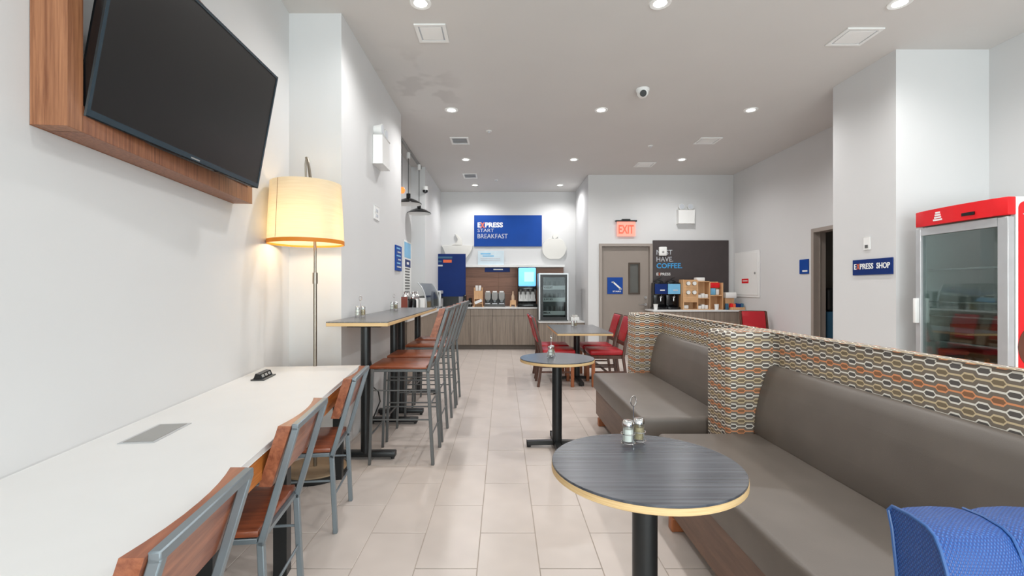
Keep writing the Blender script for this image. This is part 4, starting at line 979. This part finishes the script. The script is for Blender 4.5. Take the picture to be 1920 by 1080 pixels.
dr = B().box(FX, FX+.05, FY0+.0, FY0+.075, .34, 1.855, .004, 1).box(FX, FX+.05, FY1-.05, FY1, .34, 1.855, .004, 1).box(FX, FX+.05, FY0+.075, FY1-.05, 1.79, 1.855).box(FX, FX+.05, FY0+.075, FY1-.05, .34, .42).obj('door', 'alu', t)
box(FX+.02, FX+.028, FY0+.07, FY1-.045, .415, 1.795).obj('pane', 'freezerglass', dr)
B().box(FX-.035, FX, FY1-.04, FY1-.01, 1.02, 1.24, .006).obj('handle', 'white', dr)
for z in (.62, .87, 1.09, 1.21, 1.49):
    b = B().bar((FX+.08, FY0+.05, z), (FX+.08, FY1-.05, z), .012, .012, side=(1, 0, 0)).bar((FXB-.06, FY0+.05, z), (FXB-.06, FY1-.05, z), .008, .008, side=(1, 0, 0))
    for k in range(14): b.cyl((FX+.08, FY0+.07+k*.048, z), (FXB-.06, FY0+.07+k*.048, z), .003, n=6)
    b.obj('shelf', 'alu', t)
pp = [(FX+.075, .14)] + [(FX+.125-.05*math.cos(k*PI/12), 1.915+.05*math.sin(k*PI/12)) for k in range(7)] + [(FXB-.012, 1.965), (FXB-.012, .14)]
sdp = B().prism(pp, 'y', FY0-.004, FY0+.001).obj('side_decal', 'red', t)
text_bm('U', .055, (FX+.115, FY0-.004, 1.885), XR, ZU, .002, .042, .03).obj('logo_letter', 'white', sdp)
box(FX+.105, FX+.17, FY0-.006, FY0-.004, 1.868, 1.874).obj('logo_line', 'white', sdp)
B().prism([(FX+.16+.09*math.cos(k*PI/10), .90+.14*math.sin(k*PI/10)) for k in range(20)], 'y', FY0-.006, FY0-.004).obj('chocolate_print', 'brown', sdp)
for k, (y, z, w_, h, lab) in enumerate(((3.72, .8765, .46, .15, 'brown carton with dark label on the upper carton shelf of the freezer'), (3.80, .6265, .50, .18, 'brown carton with dark label on the lower carton shelf of the freezer'), (3.70, .325, .48, .2, 'brown carton on the floor of the freezer'))):
    c = thing('frozen_carton', lab, 'carton', (3.95, y, z), 'cartons in the freezer')
    box(3.80, 4.15, y-w_/2, y+w_/2, z, z+h, .004, 1).obj('body', 'carton', c); box(3.796, 3.80, y+.02, y+.18, z+.04, z+h-.03).obj('label_print', 'board' if k else 'redvinyl', c)

# ------------------------------------------------------------------ ceiling fixtures
def downlight(x, y, label, first=[None]):
    if first[0] is None:
        t = thing('downlight', 'round white recessed downlight glowing in the ceiling', 'downlight', (0, 0, CEIL), 'recessed ceiling downlights')
        B().lathe([(.052, -.001), (.052, -.006), (.078, -.010), (.084, -.006), (.084, -.001)], (0, 0, CEIL), 32).obj('trim', 'white', t)
        B().lathe([(0, -.005), (.053, -.005), (.053, -.002), (0, -.002)], (0, 0, CEIL), 24).obj('lens', 'lens', t)
        first[0] = t
    else: t = copy_tree(first[0])
    t.location = (x, y, CEIL); t['label'] = label
    light('downlight_beam', 'SPOT', (x, y, CEIL-.03), (0, 0, 0), SPOT_W, (1, .99, .98), spot_size=math.radians(158), spot_blend=.7, shadow_soft_size=.06)
for y, tx in ((3.66, ('over the first bar stool', 'over the gap between the two booth benches', 'between the right pier and the freezer')),
              (5.86, ('over the last bar stool', 'beyond the dome camera, over the booth end', 'before the open doorway in the right wall')),
              (8.12, ('over the aisle beside the pendant lamps', 'over the glass-door refrigerator aisle', 'before the coffee board'))):
    for x, l in zip((-.65, 1.24, 3.13), tx): downlight(x, y, 'recessed round ceiling downlight ' + l)
for x, l in ((-.61, 'above the tall navy sign'), (1.245, 'above the apple relief')): downlight(x, 10.14, 'recessed round ceiling downlight ' + l)
for x, l in ((1.24, 'blue chair'), (3.13, 'open floor')):  # unseen downlights added to brighten the near floor, desk and ceiling
    downlight(x, 1.45, 'added unseen recessed ceiling downlight over the ' + l); downlight(x, -.75, 'added unseen recessed ceiling downlight by the assumed street window, in line with ' + l)
def vent(x, y, w_, l, slats, label):
    t = thing('ceiling_vent', label, 'vent', (x, y, CEIL), 'white square ceiling vents')
    f = .03; z0, z1 = CEIL-.012, CEIL-.001
    B().box(x-w_/2, x+w_/2, y-l/2, y-l/2+f, z0, z1).box(x-w_/2, x+w_/2, y+l/2-f, y+l/2, z0, z1).box(x-w_/2, x-w_/2+f, y-l/2+f, y+l/2-f, z0, z1).box(x+w_/2-f, x+w_/2, y-l/2+f, y+l/2-f, z0, z1).obj('frame', 'white', t)
    box(x-w_/2+f, x+w_/2-f, y-l/2+f, y+l/2-f, z1-.003, z1).obj('backing', 'ltgrey', t)
    if not slats:
        B().box(x-w_/2+f+.012, x+w_/2-f-.012, y-l/2+f+.012, y+l/2-f-.012, z0+.001, z1-.003, .003, 1).obj('diffuser_plate', 'white', t); return
    for k in range(5):
        yy = y-l/2+f+.012+k*(l-2*f-.02)/5
        B().bar((x-w_/2+f, yy, z0+.005), (x+w_/2-f, yy, z0+.005), .03, .0025, side=(0, 1, .25)).obj('slat', 'white' if not slats else 'grey', t)
for x, y, w_, l, sl, lab in ((-.625, 4.09, .27, .29, 0, 'white square ceiling vent on the lamp side, nearest the white desk'), (3.14, 4.15, .32, .29, 0, 'white square ceiling vent on the freezer side, before the right pier'),
                         (-.655, 7.08, .28, .33, 1, 'grey-slatted ceiling vent above the bar stools'), (3.12, 7.08, .33, .30, 0, 'white ceiling vent above the access panel side'),
                         (-.655, 9.3, .28, .38, 1, 'grey-slatted ceiling vent before the breakfast sign'), (2.58, 8.45, .33, .30, 0, 'white ceiling vent above the exit sign')):
    vent(x, y, w_, l, sl, lab)
t = thing('dome_camera', 'white dome security camera with black eye on the ceiling', 'camera', (1.58, 5.25, CEIL))
B().lathe([(0, 0), (.075, 0), (.075, -.02), (.07, -.03), (0, -.03)], (1.58, 5.25, CEIL-.001), 28).obj('base', 'white', t)
B().lathe([(.066, -.03), (.062, -.06), (.042, -.088), (0, -.10)], (1.58, 5.25, CEIL-.001), 28).obj('dome', 'white', t)
B().cyl((1.572, 5.21, CEIL-.062), (1.566, 5.175, CEIL-.078), .036, n=20).obj('eye', 'blackgloss', t)
t = thing('corner_camera', 'small white camera with black eye on the alcove corner', 'camera', (-1.43, 8.6, 3.12))
B().cyl((-1.44, 8.60, 3.21), (-1.44, 8.60, 3.14), .05, .055, 18).bar((-1.44, 8.629, 3.17), (-1.44, 8.57, 3.17), .03).obj('mount', 'white', t)
B().lathe([(.05, 0), (.045, -.035), (0, -.06)], (-1.44, 8.60, 3.14), 18).obj('dome', 'blackgloss', t)
for x, y, lab in ((-.2, 6.64, 'small round sprinkler cap on the ceiling over the aisle'), (2.33, 7.33, 'small round sprinkler cap on the ceiling near the exit sign'), (-.14, 9.65, 'small round sprinkler cap on the ceiling before the back wall')):
    t = thing('sprinkler', lab, 'sprinkler', (x, y, CEIL), 'sprinkler caps on the ceiling')
    B().lathe([(0, 0), (.04, 0), (.04, -.01), (0, -.012)], (x, y, CEIL-.001), 20).obj('cover', 'white', t)
    B().cyl((x, y, CEIL-.012), (x, y, CEIL-.03), .012, n=10).obj('head', 'ltgrey', t)
